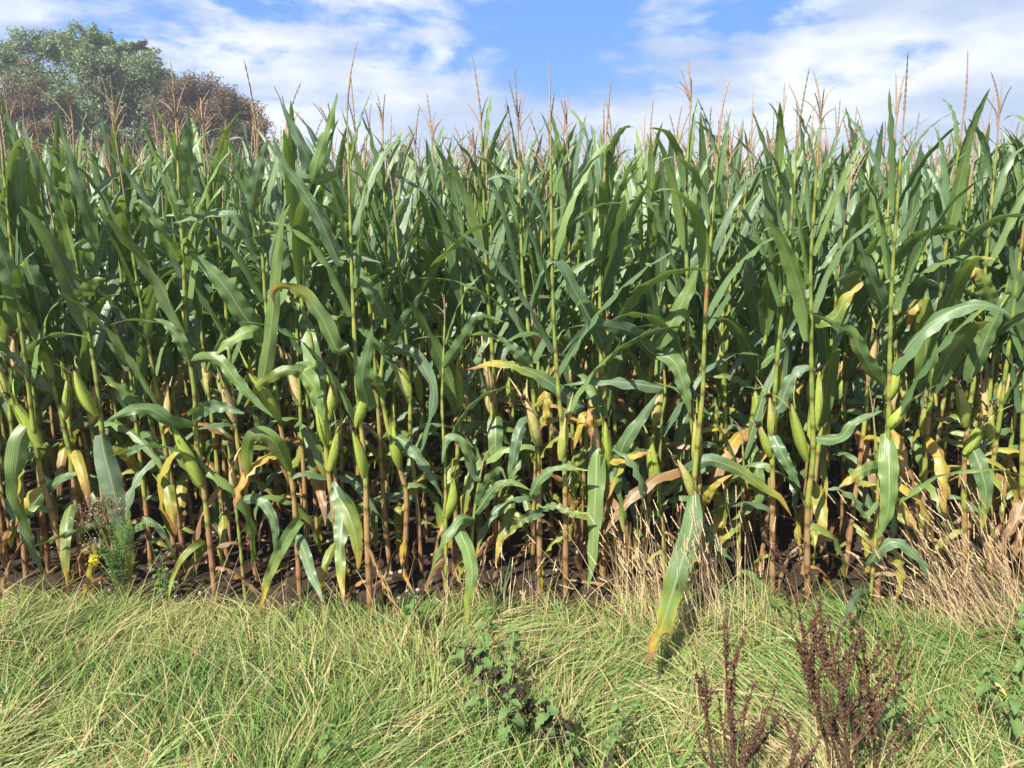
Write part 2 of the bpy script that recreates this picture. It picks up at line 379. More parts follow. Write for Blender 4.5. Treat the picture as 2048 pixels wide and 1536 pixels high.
def stalk_part(rng, P, nodes, parent, r0=.0115, r1=.0045, a_low=.75):
    """P dense local path; nodes: indices of joints"""
    n = len(P); t = np.linspace(0, 1, n); r = r0+(r1-r0)*t**1.1
    ring = np.zeros(n)
    off = np.zeros(n)
    for q, k in enumerate(nodes):
        if 0 < k < n-1:
            e = nodes[q+1] if q+1 < len(nodes) else n; c = k+1+int((e-k)*rng.uniform(.35, .95))
            r[k+1:c] += .0017; off[k:e] = rng.normal(0, .16); off[max(k+1, c-1):c] += .25; ring[k] = 1; r[k] *= 1.15
    z = P[:, 2]; age = np.clip(np.clip(a_low*1.25*(1-z/1.05), 0, 1)+off+.12*(t > .9), 0, 1)
    ac = Acc(); ac.add(tube(P, r, 8, {'age': age, 'ring': ring}))
    return ac.build('stalk', STALK, parent), r

def grow_plant(root, rng, P, az0, h_leaf, ears=(), tassel=True, lifts=(.10, .27), density=1.0, lowkeep=1.0, W0=.088, auto_ear=True, detail=2, skipz=None, a_low=.75, tsize=1.0, r0=.013):
    """P: local stalk path as coarse 3-D points, ground to top joint"""
    L = np.linalg.norm(np.diff(P, axis=0), axis=1).sum()
    n = max(16, int(L/.022)); D = catmull(P, n); step = L/(n-1)
    nodes = []; s = rng.uniform(.06, .1)
    while s < L-.02:
        nodes.append(int(round(s/step))); s += rng.uniform(.112, .155) if s > .35 else rng.uniform(.09, .13)
    _, rad = stalk_part(rng, D, nodes, root, r0=r0, a_low=a_low)
    k0 = rng.integers(0, 2); m = len(nodes)
    ear_done = False
    for i, k in enumerate(nodes):
        b = D[min(k, n-1)]; h = b[2]/h_leaf
        if i < 1: continue
        side = (i+k0) % 2
        az = az0 + math.pi*side + rng.normal(0, .28)
        if skipz and skipz[0] < b[2] < skipz[1] and rng.random() > density: continue
        if b[2] < .42:
            if rng.random() > .95*lowkeep: continue
            dry = rng.random() < .75
            lf = auto_leaf(rng, b, az, rng.uniform(.5, 1.2), rng.uniform(2.2, 2.9), rng.uniform(.2, .42), rng.uniform(.25, .5), rng.uniform(.028, .052) if dry else .05, rng.uniform(-3.5, 3.5), rng.uniform(-1, 1), .013, furl=.75 if dry else 0,
                           a0=rng.uniform(.62, .95) if dry else .25, a1=.25, ak=1.0)
        elif h < .42:
            q = rng.random(); lf = auto_leaf(rng, b, az, rng.uniform(.6, 1.1), rng.uniform(2.1, 2.8), rng.uniform(.3, .65), rng.uniform(.42, .66), W0*rng.uniform(.75, 1.0), rng.uniform(-1.3, 1.3), rng.uniform(-.5, .5), .012,
                           a0=max(0, rng.normal(.05, .12)) if q < .62 else rng.uniform(.35, .8), a1=rng.uniform(0, .8), ak=rng.uniform(2, 5), edge=rng.uniform(0, .2))
        elif h < .72:
            lf = auto_leaf(rng, b, az, rng.uniform(1.05, 1.33), rng.uniform(.3, 1.9), rng.uniform(1.2, 2.4), rng.uniform(.6, .82), W0*rng.uniform(.9, 1.12), rng.uniform(-1.1, 1.1), rng.uniform(-.35, .35), .010,
                           a0=0, a1=rng.uniform(0, .55) if rng.random() < .4 else 0, ak=rng.uniform(3, 8), edge=.04)
        else:
            f = min(1.0, (1-h)/.28)
            lf = auto_leaf(rng, b, az, rng.uniform(1.16, 1.42), rng.uniform(.05, .75) if rng.random() < .8 else rng.uniform(1.0, 2.2), rng.uniform(1.4, 3.0), (.36+.36*f)*rng.uniform(.85, 1.1), W0*(.52+.42*f), rng.uniform(-.7, .7), rng.uniform(-.25, .25), .005,
                           a0=.02, a1=rng.uniform(.1, .45) if rng.random() < .3 else .05, ak=6)
        V, Q, A = lf; link_mesh('leaf', V, Q, LEAF, root, A)
        if auto_ear and not ear_done and .38 < h < .64 and rng.random() < .5:
            ear_done = True; aa = az + rng.normal(0, .4)
            d = np.array([math.cos(aa)*.2, math.sin(aa)*.2, .97]); el = rng.uniform(.19, .27)
            ear_parts(rng, b+d*.03, b+d*(.03+el), rng.uniform(.023, .030), rng.uniform(0, .75), root, detail=detail > 1)
    if tassel:
        up = D[-1]-D[-5]; top = D[-1]; lift = rng.uniform(*lifts)*tsize
        upn = up/np.linalg.norm(up); ac = tassel_piece(rng, top+upn*lift, upn, tsize)
        ac.add(tube(np.array([top-upn*.02, top+upn*lift*.5, top+upn*(lift+.02)]), .0035, 5))
        ac.build('tassel', TASSEL, root)
    return D

# ------------------------------------------------------------------ ground
def vnoise(x, y, seed=0):
    def h(i, j): 
        v = np.sin(i*127.1+j*311.7+seed*74.7)*43758.5453; return v-np.floor(v)
    xi, yi = np.floor(x), np.floor(y); fx, fy = x-xi, y-yi; fx = fx*fx*(3-2*fx); fy = fy*fy*(3-2*fy)
    return (h(xi, yi)*(1-fx)+h(xi+1, yi)*fx)*(1-fy)+(h(xi, yi+1)*(1-fx)+h(xi+1, yi+1)*fx)*fy
def sheet(name, xs, ys, zf, mat):
    X, Y = np.meshgrid(xs, ys); Z = zf(X, Y)
    return tag(link_mesh(name, np.stack([X, Y, Z], -1).reshape(-1, 3), strip_quads(len(ys), len(xs)), mat), kind='structure')
def soil_z(x, y):
    near = np.clip(1-(y-5.5)/2.5, 0, 1)*np.clip((y-2)/1.0, 0, 1)*np.clip((5.5-np.abs(x))/1.0, 0, 1)
    z = .020*(vnoise(x*6, y*6, 1)-.5)+.022*(vnoise(x*19, y*19, 2)-.5)+.026*np.abs(vnoise(x*43, y*43, 3)-.5)
    return z*near - .012
xs = np.r_[np.array([-400, -150, -60, -25, -12, -8, -6]), np.arange(-4.6, 4.61, .016), np.array([6, 8, 12, 25, 60, 150, 400])]
ys = np.r_[np.array([-30, -8, -2, 1.0, 2.4]), np.arange(3.2, 5.6, .014), np.array([6.5, 7.5, 9, 14, 30, 80, 200, 600])]
sheet('ground', xs, ys, soil_z, SOIL)
def vz(x, y): return verge_z(x, y)+.03*(vnoise(x*3, y*3, 5)-.5)*np.clip((EDGE-y)*3, 0, 1)
sheet('verge', np.r_[-40, -12, -6, np.arange(-4, 4.01, .08), 6, 12, 40], np.r_[-12, -5, -1, np.arange(.6, EDGE+.2, .05)], vz, THATCH)

# ------------------------------------------------------------------ maize at the field edge, each plant where it grows
ZO = {'A': (0, 0), 'B': (700, 0), 'C': (1348, 0), 'D': (0, 500), 'E': (700, 500), 'F': (1348, 500), 'G': (0, 1011), 'H': (700, 1011), 'I': (1348, 1011)}
ZS = 700/2048.0
EDGE_GROUP = 'maize plants along the field edge'
# path (photo pixels, ground to top joint), ears (tip, base, width, dryness), tassel, label
FRONT = [
 dict(p=[(140,1165),(102,1013),(82,930),(68,800),(58,690),(45,560),(30,330)], e=[(17,790,80,893,30,.05)], t=1, l='maize plant with a fat ear leaning left, first whole stalk from the left edge'),
 dict(p=[(165,1150),(147,934),(135,869),(113,773),(82,654),(62,540),(40,300)], e=[(68,668,106,765,24,.15),(136,742,128,838,26,.25)], t=1, l='tilted maize plant carrying two ears one above the other near the left edge'),
 dict(p=[(235,1172),(214,960),(200,850),(186,740),(166,640),(150,560),(135,320)], e=[(147,735,194,832,28,.1)], t=1, l='maize plant behind the white-seeded weed with a broad pale leaf hanging straight down'),
 dict(p=[(355,1135),(328,978),(308,886),(290,807),(262,680),(248,600),(215,320)], e=[(322,955,345,1068,24,.0)], t=1, l='slim maize plant behind the broad-leaved weed with a narrow green ear low down'),
 dict(p=[(432,1203),(407,978),(390,876),(386,784),(369,671),(362,534),(352,400),(345,300)], e=[(340,845,402,968,30,.0)], t=1, l='tall maize plant with a long bare yellow-green stalk and a slender low ear'),
 dict(p=[(490,1190),(479,1075),(466,960),(455,880)], e=[(462,925,470,985,14,.6)], t=0, l='short broken maize stalk with no top standing beside the tall bare stalk', short=1),
 dict(p=[(600,1185),(588,1006),(578,944),(560,860),(547,773),(530,640),(522,560),(505,330)], e=[(492,739,556,838,28,.1)], t=1, l='maize plant with a bright yellow-green folded leaf over its slanting ear'),
 dict(p=[(690,1190),(663,996),(653,910),(640,800),(622,690),(600,590),(575,320)], e=[(632,790,653,890,26,.0),(678,850,660,940,20,.2)], t=1, l='maize plant under the dark arching leaf with brown tip, two ears at knee height'),
 dict(p=[(741,1225),(733,1080),(727,951),(715,850),(706,780),(700,700),(690,560),(672,300)], e=[(703,855,728,955,25,.1),(742,770,712,852,26,.1)], t=1, l='maize plant with two stout ears and a tan dead leaf strip at its foot'),
 dict(p=[(808,1152),(813,1006),(803,951),(778,870),(761,773),(768,671),(770,568),(768,480),(762,330)], e=[(785,838,799,934,27,.0)], t=1, l='crooked thin maize plant with one plump upright ear, its stalk bent at the ear'),
 dict(p=[(892,1182),(891,944),(888,893),(884,807),(886,739),(889,650)], e=[(905,950,894,1032,26,.0)], t=1, l='short thin maize plant whose brown tassel stands amid the leaves at half height', short=1),
 dict(p=[(938,1200),(944,1080),(952,1000),(962,945)], e=[], t=1, l='knee-high bright green maize shoot with arching leaves and a pink tassel', short=1),
 dict(p=[(990,1120),(990,850),(985,700),(975,560),(965,300)], e=[(985,765,988,832,26,.45)], t=1, l='maize plant with a dark-silked ear above a shiny leaf hanging flat'),
 dict(p=[(1080,1185),(1078,1000),(1073,869),(1055,640),(1045,540),(1038,330)], e=[(1048,795,1076,890,26,.5)], t=1, l='maize plant with bare tan lower stalk and a papery half-dry ear'),
 dict(p=[(1132,1188),(1130,980),(1125,870),(1115,760),(1105,600),(1100,340)], e=[(1133,832,1122,920,22,.4)], t=1, l='maize plant with tan cane-like foot beside hanging yellow leaves'),
 dict(p=[(1232,1172),(1225,1040),(1218,961),(1210,790),(1204,722),(1202,602),(1205,500),(1216,320)], e=[(1211,838,1219,932,25,.0),(1170,820,1198,900,24,.75)], t=1, l='tall maize plant with a V of leaves, a green ear and a shrivelled orange husk'),
 dict(p=[(1330,1172),(1325,1060),(1318,978),(1322,842),(1329,790),(1325,715)], e=[(1301,866,1315,980,29,.0)], t=0, l='topless maize plant with the plumpest bright green ear, black silk at its tip', short=1),
 dict(p=[(1412,1172),(1402,1000),(1394,930),(1379,807),(1373,722),(1375,602),(1373,500),(1372,380),(1378,290)], e=[(1391,832,1395,940,26,.1)], t=1, l='very tall straight maize plant with a pale broad leaf pair rising from mid stalk'),
 dict(p=[(1425,1192),(1402,1060),(1388,985),(1393,900),(1404,784),(1406,705),(1412,560),(1432,320)], e=[(1352,915,1386,995,22,.35)], t=1, l='maize plant whose huge pale leaf hangs down to the grass, its tip orange'),
 dict(p=[(1495,1125),(1493,960),(1500,870),(1517,756),(1526,681),(1540,560),(1552,320)], e=[(1507,770,1502,856,22,.05)], t=1, l='maize plant curving right with a slim ear pressed against its stalk'),
 dict(p=[(1480,1160),(1479,1060),(1487,960),(1484,890)], e=[], t=1, l='spindly maize tiller with a reddish spike in front of the curving plant', short=1),
 dict(p=[(1545,1182),(1545,961),(1543,893),(1548,800),(1555,700),(1570,560),(1592,320)], e=[(1538,790,1543,872,22,.15),(1518,850,1540,912,18,.2)], t=1, l='maize plant with two small drab ears behind the brown dock spike'),
 dict(p=[(1615,1205),(1613,1013),(1621,910),(1615,773),(1608,602),(1605,500),(1612,310)], e=[(1640,735,1620,872,28,.1),(1580,800,1614,922,26,.1)], t=1, l='maize plant with a red sheath between tan cane foot and two spreading ears'),
 dict(p=[(1755,1218),(1757,1100),(1765,960),(1772,859),(1772,790),(1772,602),(1775,500),(1785,310)], e=[(1798,715,1777,800,25,.1),(1818,800,1775,858,26,.25)], t=1, l='maize plant with jointed tan foot, star-tipped slanting ear and wavy hanging leaf'),
 dict(p=[(1738,1222),(1750,1090),(1755,954),(1748,860)], e=[], t=1, l='spindly green maize tiller with thin spike beside the jointed tan foot', short=1),
 dict(p=[(1838,1152),(1843,960),(1845,842),(1850,766),(1853,640),(1858,500),(1870,310)], e=[(1850,800,1846,872,20,.3)], t=1, l='maize plant topped by a broad dark shaded leaf whose tan tip folds over'),
 dict(p=[(1932,1162),(1928,960),(1936,842),(1949,753),(1965,600),(1980,450),(1995,310)], e=[(1910,762,1930,852,25,.2),(1968,838,1930,908,26,.2)], t=1, l='maize plant with wavy leaf hanging over dry grass and ears either side'),
 dict(p=[(1980,1145),(1978,950),(1983,910),(1995,790),(2000,732),(2010,600),(2032,320)], e=[(2030,740,1998,812,25,.4),(1984,805,1986,892,22,.3)], t=1, l='maize plant behind dry grass with papery upper ear, second from the right edge'),
 dict(p=[(2052,1165),(2045,950),(2055,700),(2078,320)], e=[], t=1, l='maize plant at the right edge with a big crumpled brown leaf'),
 dict(p=[(52,1150),(40,1000),(20,820),(0,640),(-25,330)], e=[(-10,720,15,800,22,.3)], t=1, l='maize plant at the left edge with yellow and tan leaves at its foot'),
]
# leaves traced one by one: zoom key, points from the joint to the tip, widest width (zoom pixels), ageing (start, tip), roll
TR = [
 ('A',[(1095,1180),(1100,950),(1105,780),(1100,590)],75,0,.1,.3), ('A',[(1045,1520),(960,1380),(880,1250),(820,1175),(785,1190)],75,0,0,.4),
 ('A',[(1500,1500),(1430,1350),(1340,1240),(1180,1265),(1010,1305)],60,0,0,.5), ('A',[(1475,1220),(1500,1050),(1545,880),(1570,810)],85,0,0,.2),
 ('A',[(1985,1530),(1860,1260),(1740,1060),(1660,960),(1590,780)],80,0,.1,.4), ('A',[(545,1430),(490,1180),(420,960),(365,760),(345,680)],80,0,.1,.2),
 ('A',[(130,1330),(125,1050),(105,850),(80,720)],75,0,.1,.4), ('A',[(850,1500),(860,1250),(870,1080),(880,930)],80,0,0,.3),
 ('A',[(1830,1030),(1780,880),(1710,740),(1640,590)],85,0,0,.3), ('A',[(1840,1050),(1880,850),(1930,720),(1975,540)],75,0,.1,.4),
 ('A',[(400,1530),(350,1250),(290,1050),(230,900)],60,0,.2,.4), ('A',[(1530,2310),(1580,1950),(1640,1350),(1700,1190)],90,0,0,.3),
 ('D',[(250,470),(225,330),(190,180),(130,20),(60,-200)],140,0,.2,.2), ('D',[(150,450),(90,250),(20,30),(-40,-150)],130,0,0,.3),
 ('D',[(445,310),(500,240),(560,185),(620,165)],100,0,.3,.4), ('D',[(1520,490),(1440,400),(1320,220),(1200,90),(1100,10)],130,0,0,.3),
 ('D',[(1975,590),(1900,430),(1800,280),(1690,215),(1600,240),(1610,330)],110,.02,.85,.5), ('D',[(165,1030),(110,1130),(90,1280),(90,1400),(115,1520),(190,1700)],115,.03,.15,.1),
 ('D',[(590,1080),(610,1200),(650,1350),(690,1520),(740,1700),(760,1900),(765,1960)],132,0,.55,.05), ('D',[(270,1385),(200,1420),(140,1500),(90,1620)],60,.45,.3,.4),
 ('D',[(150,1560),(240,1430),(340,1350),(440,1305),(570,1330)],65,.03,.2,.5), ('D',[(1010,1010),(900,940),(790,930),(690,970),(610,1010)],85,0,0,.5),
 ('D',[(880,960),(760,850),(660,770),(580,720)],105,0,.1,.4), ('D',[(1850,900),(1800,760),(1750,700),(1640,720),(1530,780),(1470,860),(1430,920)],85,.12,.35,.4),
 ('D',[(1760,690),(1830,790),(1860,880),(1900,1000)],110,0,0,.4), ('D',[(1690,1290),(1610,1130),(1520,1075),(1460,1110),(1445,1220),(1450,1320),(1440,1420)],100,.02,.7,.2),
 ('D',[(1100,650),(1270,640),(1380,760),(1480,870),(1600,980)],80,0,.1,.5), ('D',[(1125,960),(1220,915),(1320,920),(1430,960)],95,0,0,.6),
 ('D',[(1560,560),(1480,470),(1350,530),(1240,630)],90,0,.1,.4), ('D',[(1110,670),(1060,540),(980,440),(900,400)],80,0,0,.4),
 ('D',[(330,850),(200,750),(90,630),(-20,590)],75,0,0,.5), ('D',[(920,1120),(830,1140),(720,1220)],65,0,.1,.5), ('D',[(890,1270),(940,1200),(880,1130)],70,0,0,.2),
 ('E',[(850,965),(850,1060),(852,1160),(860,1290),(875,1350)],95,0,.1,.05), ('E',[(205,405),(130,260),(60,130),(20,50)],90,0,.05,.4),
 ('E',[(190,615),(240,530),(310,420),(430,235)],80,0,.05,.4), ('E',[(548,690),(640,550),(720,420),(760,385),(900,420)],72,0,.2,.3),
 ('E',[(195,865),(140,760),(70,670),(0,595)],85,0,.05,.4), ('E',[(200,610),(290,590),(380,610),(450,720),(490,840),(460,1000),(415,1190)],78,0,.1,.4),
 ('E',[(1060,670),(980,600),(860,500)],85,0,.2,.4), ('E',[(1480,930),(1380,945),(1280,860),(1150,760),(1000,685),(850,662),(680,700)],95,.02,.75,.4),
 ('E',[(1485,560),(1420,430),(1320,250),(1240,90),(1180,60),(1100,170)],100,0,.05,.35), ('E',[(1760,600),(1660,490),(1530,445),(1390,460),(1240,610)],95,0,.05,.5),
 ('E',[(1820,805),(1650,780),(1450,765),(1250,790)],78,0,.05,.55), ('E',[(1765,590),(1880,430),(1980,230),(2060,60)],115,0,.05,.3),
 ('E',[(1810,600),(1900,660),(1950,790),(1990,960)],110,.02,.1,.3), ('E',[(1540,1310),(1610,1120),(1710,980),(1800,840)],92,0,0,.4),
 ('E',[(1530,1200),(1450,1170),(1440,1350),(1430,1530),(1415,1800),(1390,2000)],112,0,.05,.1), ('E',[(735,1320),(690,1180),(620,1095),(560,1120),(540,1250)],70,0,.05,.4),
 ('E',[(745,1500),(820,1330),(880,1290),(915,1350)],70,.1,.1,.4), ('E',[(735,1540),(850,1390),(950,1360),(1055,1405)],60,.1,.2,.5),
 ('H',[(730,80),(650,75),(560,190),(510,290),(470,400)],62,.1,.15,.4), ('H',[(715,90),(640,130),(690,260),(715,400),(695,520),(680,690)],85,.02,.45,.1),
 ('E',[(1020,1010),(980,1100),(950,1250),(920,1420)],70,0,.3,.2), ('E',[(245,1080),(350,1150),(450,1280),(545,1450)],82,0,.05,.4),
 ('E',[(1100,900),(1150,850),(1145,970),(1110,1060)],50,.42,.2,.2), ('E',[(1440,1000),(1370,970),(1330,1080),(1310,1165)],62,.42,.15,.1),
 ('E',[(1420,930),(1400,990),(1415,1080),(1405,1175)],62,.6,.2,.1), ('E',[(1540,1230),(1620,1220),(1700,1195),(1765,1180)],55,.5,.25,.4),
 ('E',[(100,900),(70,750),(110,560),(130,440)],100,0,.05,.1), ('E',[(1060,1440),(1120,1330),(1230,1270),(1400,1290)],62,.05,.2,.5),
 ('F',[(-40,1420),(60,1320),(130,1260),(220,1230),(380,1290),(540,1400),(620,1450),(690,1560)],85,.05,.6,.45), ('F',[(1470,800),(1475,600),(1465,400),(1450,320),(1400,340),(1365,470)],130,0,.85,.1),
 ('F',[(1740,740),(1800,580),(1880,400),(1955,250),(1900,350)],115,0,.3,.3), ('F',[(1240,1070),(1255,1200),(1260,1350),(1255,1500),(1230,1600),(1180,1700)],115,0,.05,.05),
 ('F',[(1750,1170),(1790,1270),(1825,1400),(1815,1520),(1800,1650)],92,0,.5,.1), ('F',[(450,1115),(480,1250),(500,1400),(490,1550)],90,0,.15,.1),
 ('F',[(1230,1270),(1140,1280),(1060,1325),(960,1395)],85,.15,.6,.3), ('F',[(1190,1470),(1120,1540),(1060,1460),(960,1400),(850,1398)],50,0,.1,.5),
 ('F',[(460,760),(500,680),(600,590),(690,500),(830,420),(960,400)],75,0,.3,.4), ('F',[(525,480),(450,200),(400,0),(385,-80)],105,0,.05,.3),
 ('F',[(535,270),(610,170),(675,80),(640,25),(540,90)],65,.05,.2,.4), ('F',[(770,235),(730,110),(680,10),(640,-100)],80,0,.05,.4),
 ('F',[(1220,320),(1150,150),(1100,10),(1070,-80)],100,0,.05,.4), ('F',[(1235,800),(1160,710),(1090,590),(1040,490),(950,440),(800,370)],95,0,.15,.4),
 ('F',[(620,910),(680,760),(760,690),(850,700)],90,0,.1,.4), ('F',[(960,1100),(1040,1020),(1100,985),(1220,940)],70,0,0,.5),
 ('F',[(930,400),(1000,290),(1070,220),(1130,170)],85,.1,.75,.4), ('F',[(580,1080),(640,1210),(740,1395)],75,0,.1,.3),
 ('I',[(110,-80),(105,110),(45,330),(-25,560),(-95,770),(-175,940)],152,.03,.85,.15), ('F',[(1755,620),(1680,490),(1550,340)],85,.12,.3,.4),
 ('F',[(1860,330),(1820,200),(1760,120),(1730,180)],95,.1,.5,.2), ('F',[(1960,600),(1985,400),(1995,210),(1990,60)],130,0,.05,.15),
 ('F',[(1460,980),(1550,985),(1650,1000),(1700,1040)],45,.85,.1,.5), ('F',[(160,1500),(190,1440),(260,1360),(345,1310)],50,.42,.2,.4),
 ('F',[(520,790),(440,790),(320,745),(200,740)],55,.08,.2,.5), ('I',[(170,90),(230,200),(290,270),(350,330)],55,0,.05,.4),
 ('I',[(390,390),(450,420),(530,515),(625,610)],62,0,.05,.4), ('I',[(1120,510),(1070,530),(1030,610),(975,715)],60,.02,.1,.2),
 ('I',[(1145,340),(1230,235),(1320,220),(1450,330),(1535,490)],75,0,.1,.45), ('G',[(1060,480),(1180,225),(1080,290),(1010,420),(985,550)],62,.2,.2,.3),
 ('G',[(800,130),(870,90),(960,170),(1030,300)],52,0,.1,.4), ('G',[(1760,80),(1720,120),(1640,260),(1565,430),(1525,610)],78,.08,.5,.2),
 ('G',[(1730,165),(1780,270),(1830,420),(1895,570)],72,0,.1,.2), ('G',[(1950,-110),(2000,50),(1990,220),(1995,400),(2010,560)],92,.05,.6,.1),
 ('G',[(1500,-40),(1570,20),(1610,130),(1610,330)],62,0,.05,.2), ('G',[(560,250),(545,340),(525,430),(490,560)],62,.42,.25,.2),
 ('G',[(60,-20),(140,100),(180,230),(270,420)],72,.05,.2,.3), ('H',[(320,195),(305,300),(320,410),(375,520)],62,.55,.3,.2),
 ('H',[(120,270),(170,390),(230,520),(300,665)],40,.75,.2,.2), ('H',[(1130,30),(1060,60),(1000,90),(900,200)],62,.1,.4,.4), ('H',[(1130,10),(1200,0),(1290,35),(1400,45)],50,.1,.3,.5),
 ('H',[(930,-40),(930,60),(880,200),(850,360)],62,.25,.45,.2), ('I',[(2060,-60),(1990,110),(1930,220),(1900,340)],105,.8,.15,.2), ('I',[(2080,0),(2010,200),(1985,330)],120,.78,.1,.2),
 ('I',[(1440,-60),(1400,30),(1370,110),(1320,190)],70,.68,.2,.2), ('G',[(150,170),(60,330),(20,440),(-10,600)],45,.9,.1,.3), ('G',[(110,30),(60,130),(10,240),(-30,330)],45,.68,.2,.3),
 ('G',[(400,560),(420,440),(450,330),(490,220)],40,.62,.1,.3), ('G',[(560,120),(400,170),(200,240)],50,.1,.2,.5),
]
rngF = np.random.default_rng(11)
front = []
for k, d in enumerate(FRONT):
    rng = np.random.default_rng(100+k)
    bx, by = d['p'][0]; Y = ground_y(by)
    W3 = [pix(x, y-(24 if y < 345 else 0), Y) for x, y in d['p']]
    base = Vector((W3[0].x, Y, max(0.0, float(verge_z(W3[0].x, Y)))-.01))
    W3[0] = base.copy()
    short = d.get('short', 0)
    lean = rng.normal(0, .05)
    P = np.array([w-base for w in W3]); P[:, 1] += lean*np.clip(P[:, 2], 0, 3)**1.5*.5
    root = empty('maize_plant', base); tag(root, d['l'], 'maize plant', EDGE_GROUP)
    front.append((root, d, Y, base))
    az0 = rng.normal(0, .55) + (math.pi if rng.random() < .5 else 0)
    grow_plant(root, rng, P, az0, 2.05 if not short else max(.9, P[-1, 2]), tassel=bool(d['t']), lifts=(.02, .10), density=.40 if not short else .3, lowkeep=.6, auto_ear=False,
               skipz=(.42, 1.45), W0=.094 if not short else .06, tsize=1.0 if not short else .62, a_low=.8 if not short else .25, r0=.0145 if not short else .0085)
    for j, (tx, ty, ex, ey, wpx, dry) in enumerate(d['e']):
        c = (Y/math.cos(PITCH))
        b3 = pix(ex, ey, Y-.012)-base; t3 = pix(tx, ty, Y-.03-.03*rng.random())-base
        depth = (pix(ex, ey, Y)-EYE).dot(fw)
        ear_parts(rng, b3, t3, .5*wpx*depth/F*.92, dry, root, cob=(k == 1 and j == 5))
for k, (z, pts, w, a0, a1, roll) in enumerate(TR):
    rng = np.random.default_rng(500+k)
    ox, oy = ZO[z]; pp = [(ox+x*ZS, oy+y*ZS) for x, y in pts]; wpx = w*ZS
    best = None
    for f in front:
        q = catmull(f[1]['p'], 60); dd = np.hypot(q[:, 0]-pp[0][0], (q[:, 1]-pp[0][1])); i = int(dd.argmin())
        if best is None or dd[i] < best[0]: best = (dd[i], q[i], f)
    dist, qp, f = best; root, d, Y, base = f
    off = 0.0
    if dist > 75: off = .0
    elif dist > 6: pp = [tuple(qp)] + pp
    n = len(pp); seg = np.r_[0, np.cumsum([math.dist(pp[i], pp[i+1]) for i in range(n-1)])]; seg /= seg[-1]
    bul = rng.uniform(.05, .16) if dist <= 75 else -.08
    Ye = Y-.012-bul*math.sin(2.2); ty_ = pp[-1][1]
    if ty_ > 1130: Ye = min(Ye, ground_y(ty_, .06+.12*min(1, max(0, (ty_-1180)/60))))
    W3 = [np.array(pix(x, y, Y-.012-bul*math.sin(s*2.2)*(1-s)+(Ye-Y)*s**1.2)) - np.array(base) for (x, y), s in zip(pp, seg)]
    N_ = 26; P = catmull(W3, N_); s = np.linspace(0, 1, N_)
    depth = (Vector(P[N_//2])+base-EYE).dot(fw); W = wpx*depth/F
    T = np.gradient(P, axis=0); T /= np.linalg.norm(T, axis=1, keepdims=True)+1e-9
    vd = P+np.array(base)-np.array(EYE); vd /= np.linalg.norm(vd, axis=1, keepdims=True)
    S = np.cross(T, vd); S /= np.linalg.norm(S, axis=1, keepdims=True)+1e-9
    for i in range(1, N_):
        if (S[i]*S[i-1]).sum() < 0: S[i] *= -1
    sg = rng.choice([-1, 1]); ro = sg*roll + (rng.normal(0, .25) if w < 145 else .8*np.sin(5*s))*s
    Nn = np.cross(S, T); S = S*np.cos(ro)[:, None]+Nn*np.sin(ro)[:, None]
    dead = a0 > .5
    V, Q, A = ribbon(P, S, blade_width(s, W*(.8 if dead else 1.06)), R(30)*np.exp(-s*4)+R(10)+(.7*(.6+.5*np.sin(8*s+k)) if dead else 0), rng, .016 if dead else .032 if w > 145 else .010, rng.uniform(3.5, 6.0), a0, a1, 3.6 if w > 145 else 3.0, .25 if w > 145 else .05)
    link_mesh('leaf', V, Q, LEAF, root, A)

# ------------------------------------------------------------------ the rows behind
PLACE = ['just behind the edge plants', 'in the second row', 'in the third row', 'in the fourth row', 'in the fifth row']
rngR = np.random.default_rng(7)
count = len(front)
ROWS = []
for r_i, Y0 in enumerate((3.86, 4.25, 4.9, 5.55, 6.2)):
    half = .66*Y0+.42; x = -half+rngR.uniform(0, .1)
    while x < half and count < 306:
        ROWS.append((r_i, x+rngR.normal(0, .02), Y0+rngR.normal(0, .045))); x += rngR.uniform(.17, .25) if r_i == 0 else rngR.uniform(.10, .145) if r_i < 4 else rngR.uniform(.12, .17); count += 1
for r_i, x, y in ROWS:
    rng = np.random.default_rng(int(rngR.integers(1 << 30)))
    root = empty('maize_plant', (x, y, -.01))
    tag(root, 'leafy maize plant standing %s back from the grass verge' % PLACE[r_i], 'maize plant', 'maize plants %s' % PLACE[r_i])
    H = rng.uniform(1.83, 2.10); lx, ly = rng.normal(0, .035, 2)
    zz = np.linspace(0, H, 6); P = np.stack([lx*zz+rng.normal(0, .006, 6), ly*zz+rng.normal(0, .006, 6), zz], 1); P[0, :2] = 0
    grow_plant(root, rng, P, rng.uniform(0, 6.28), H+.12, tassel=rng.random() < .97, W0=rng.uniform(.068, .086), detail=1 if r_i > 1 else 2,
               lowkeep=.7 if r_i < 3 else .5, skipz=(.42, .7), density=.8, tsize=rng.uniform(.85, 1.1))

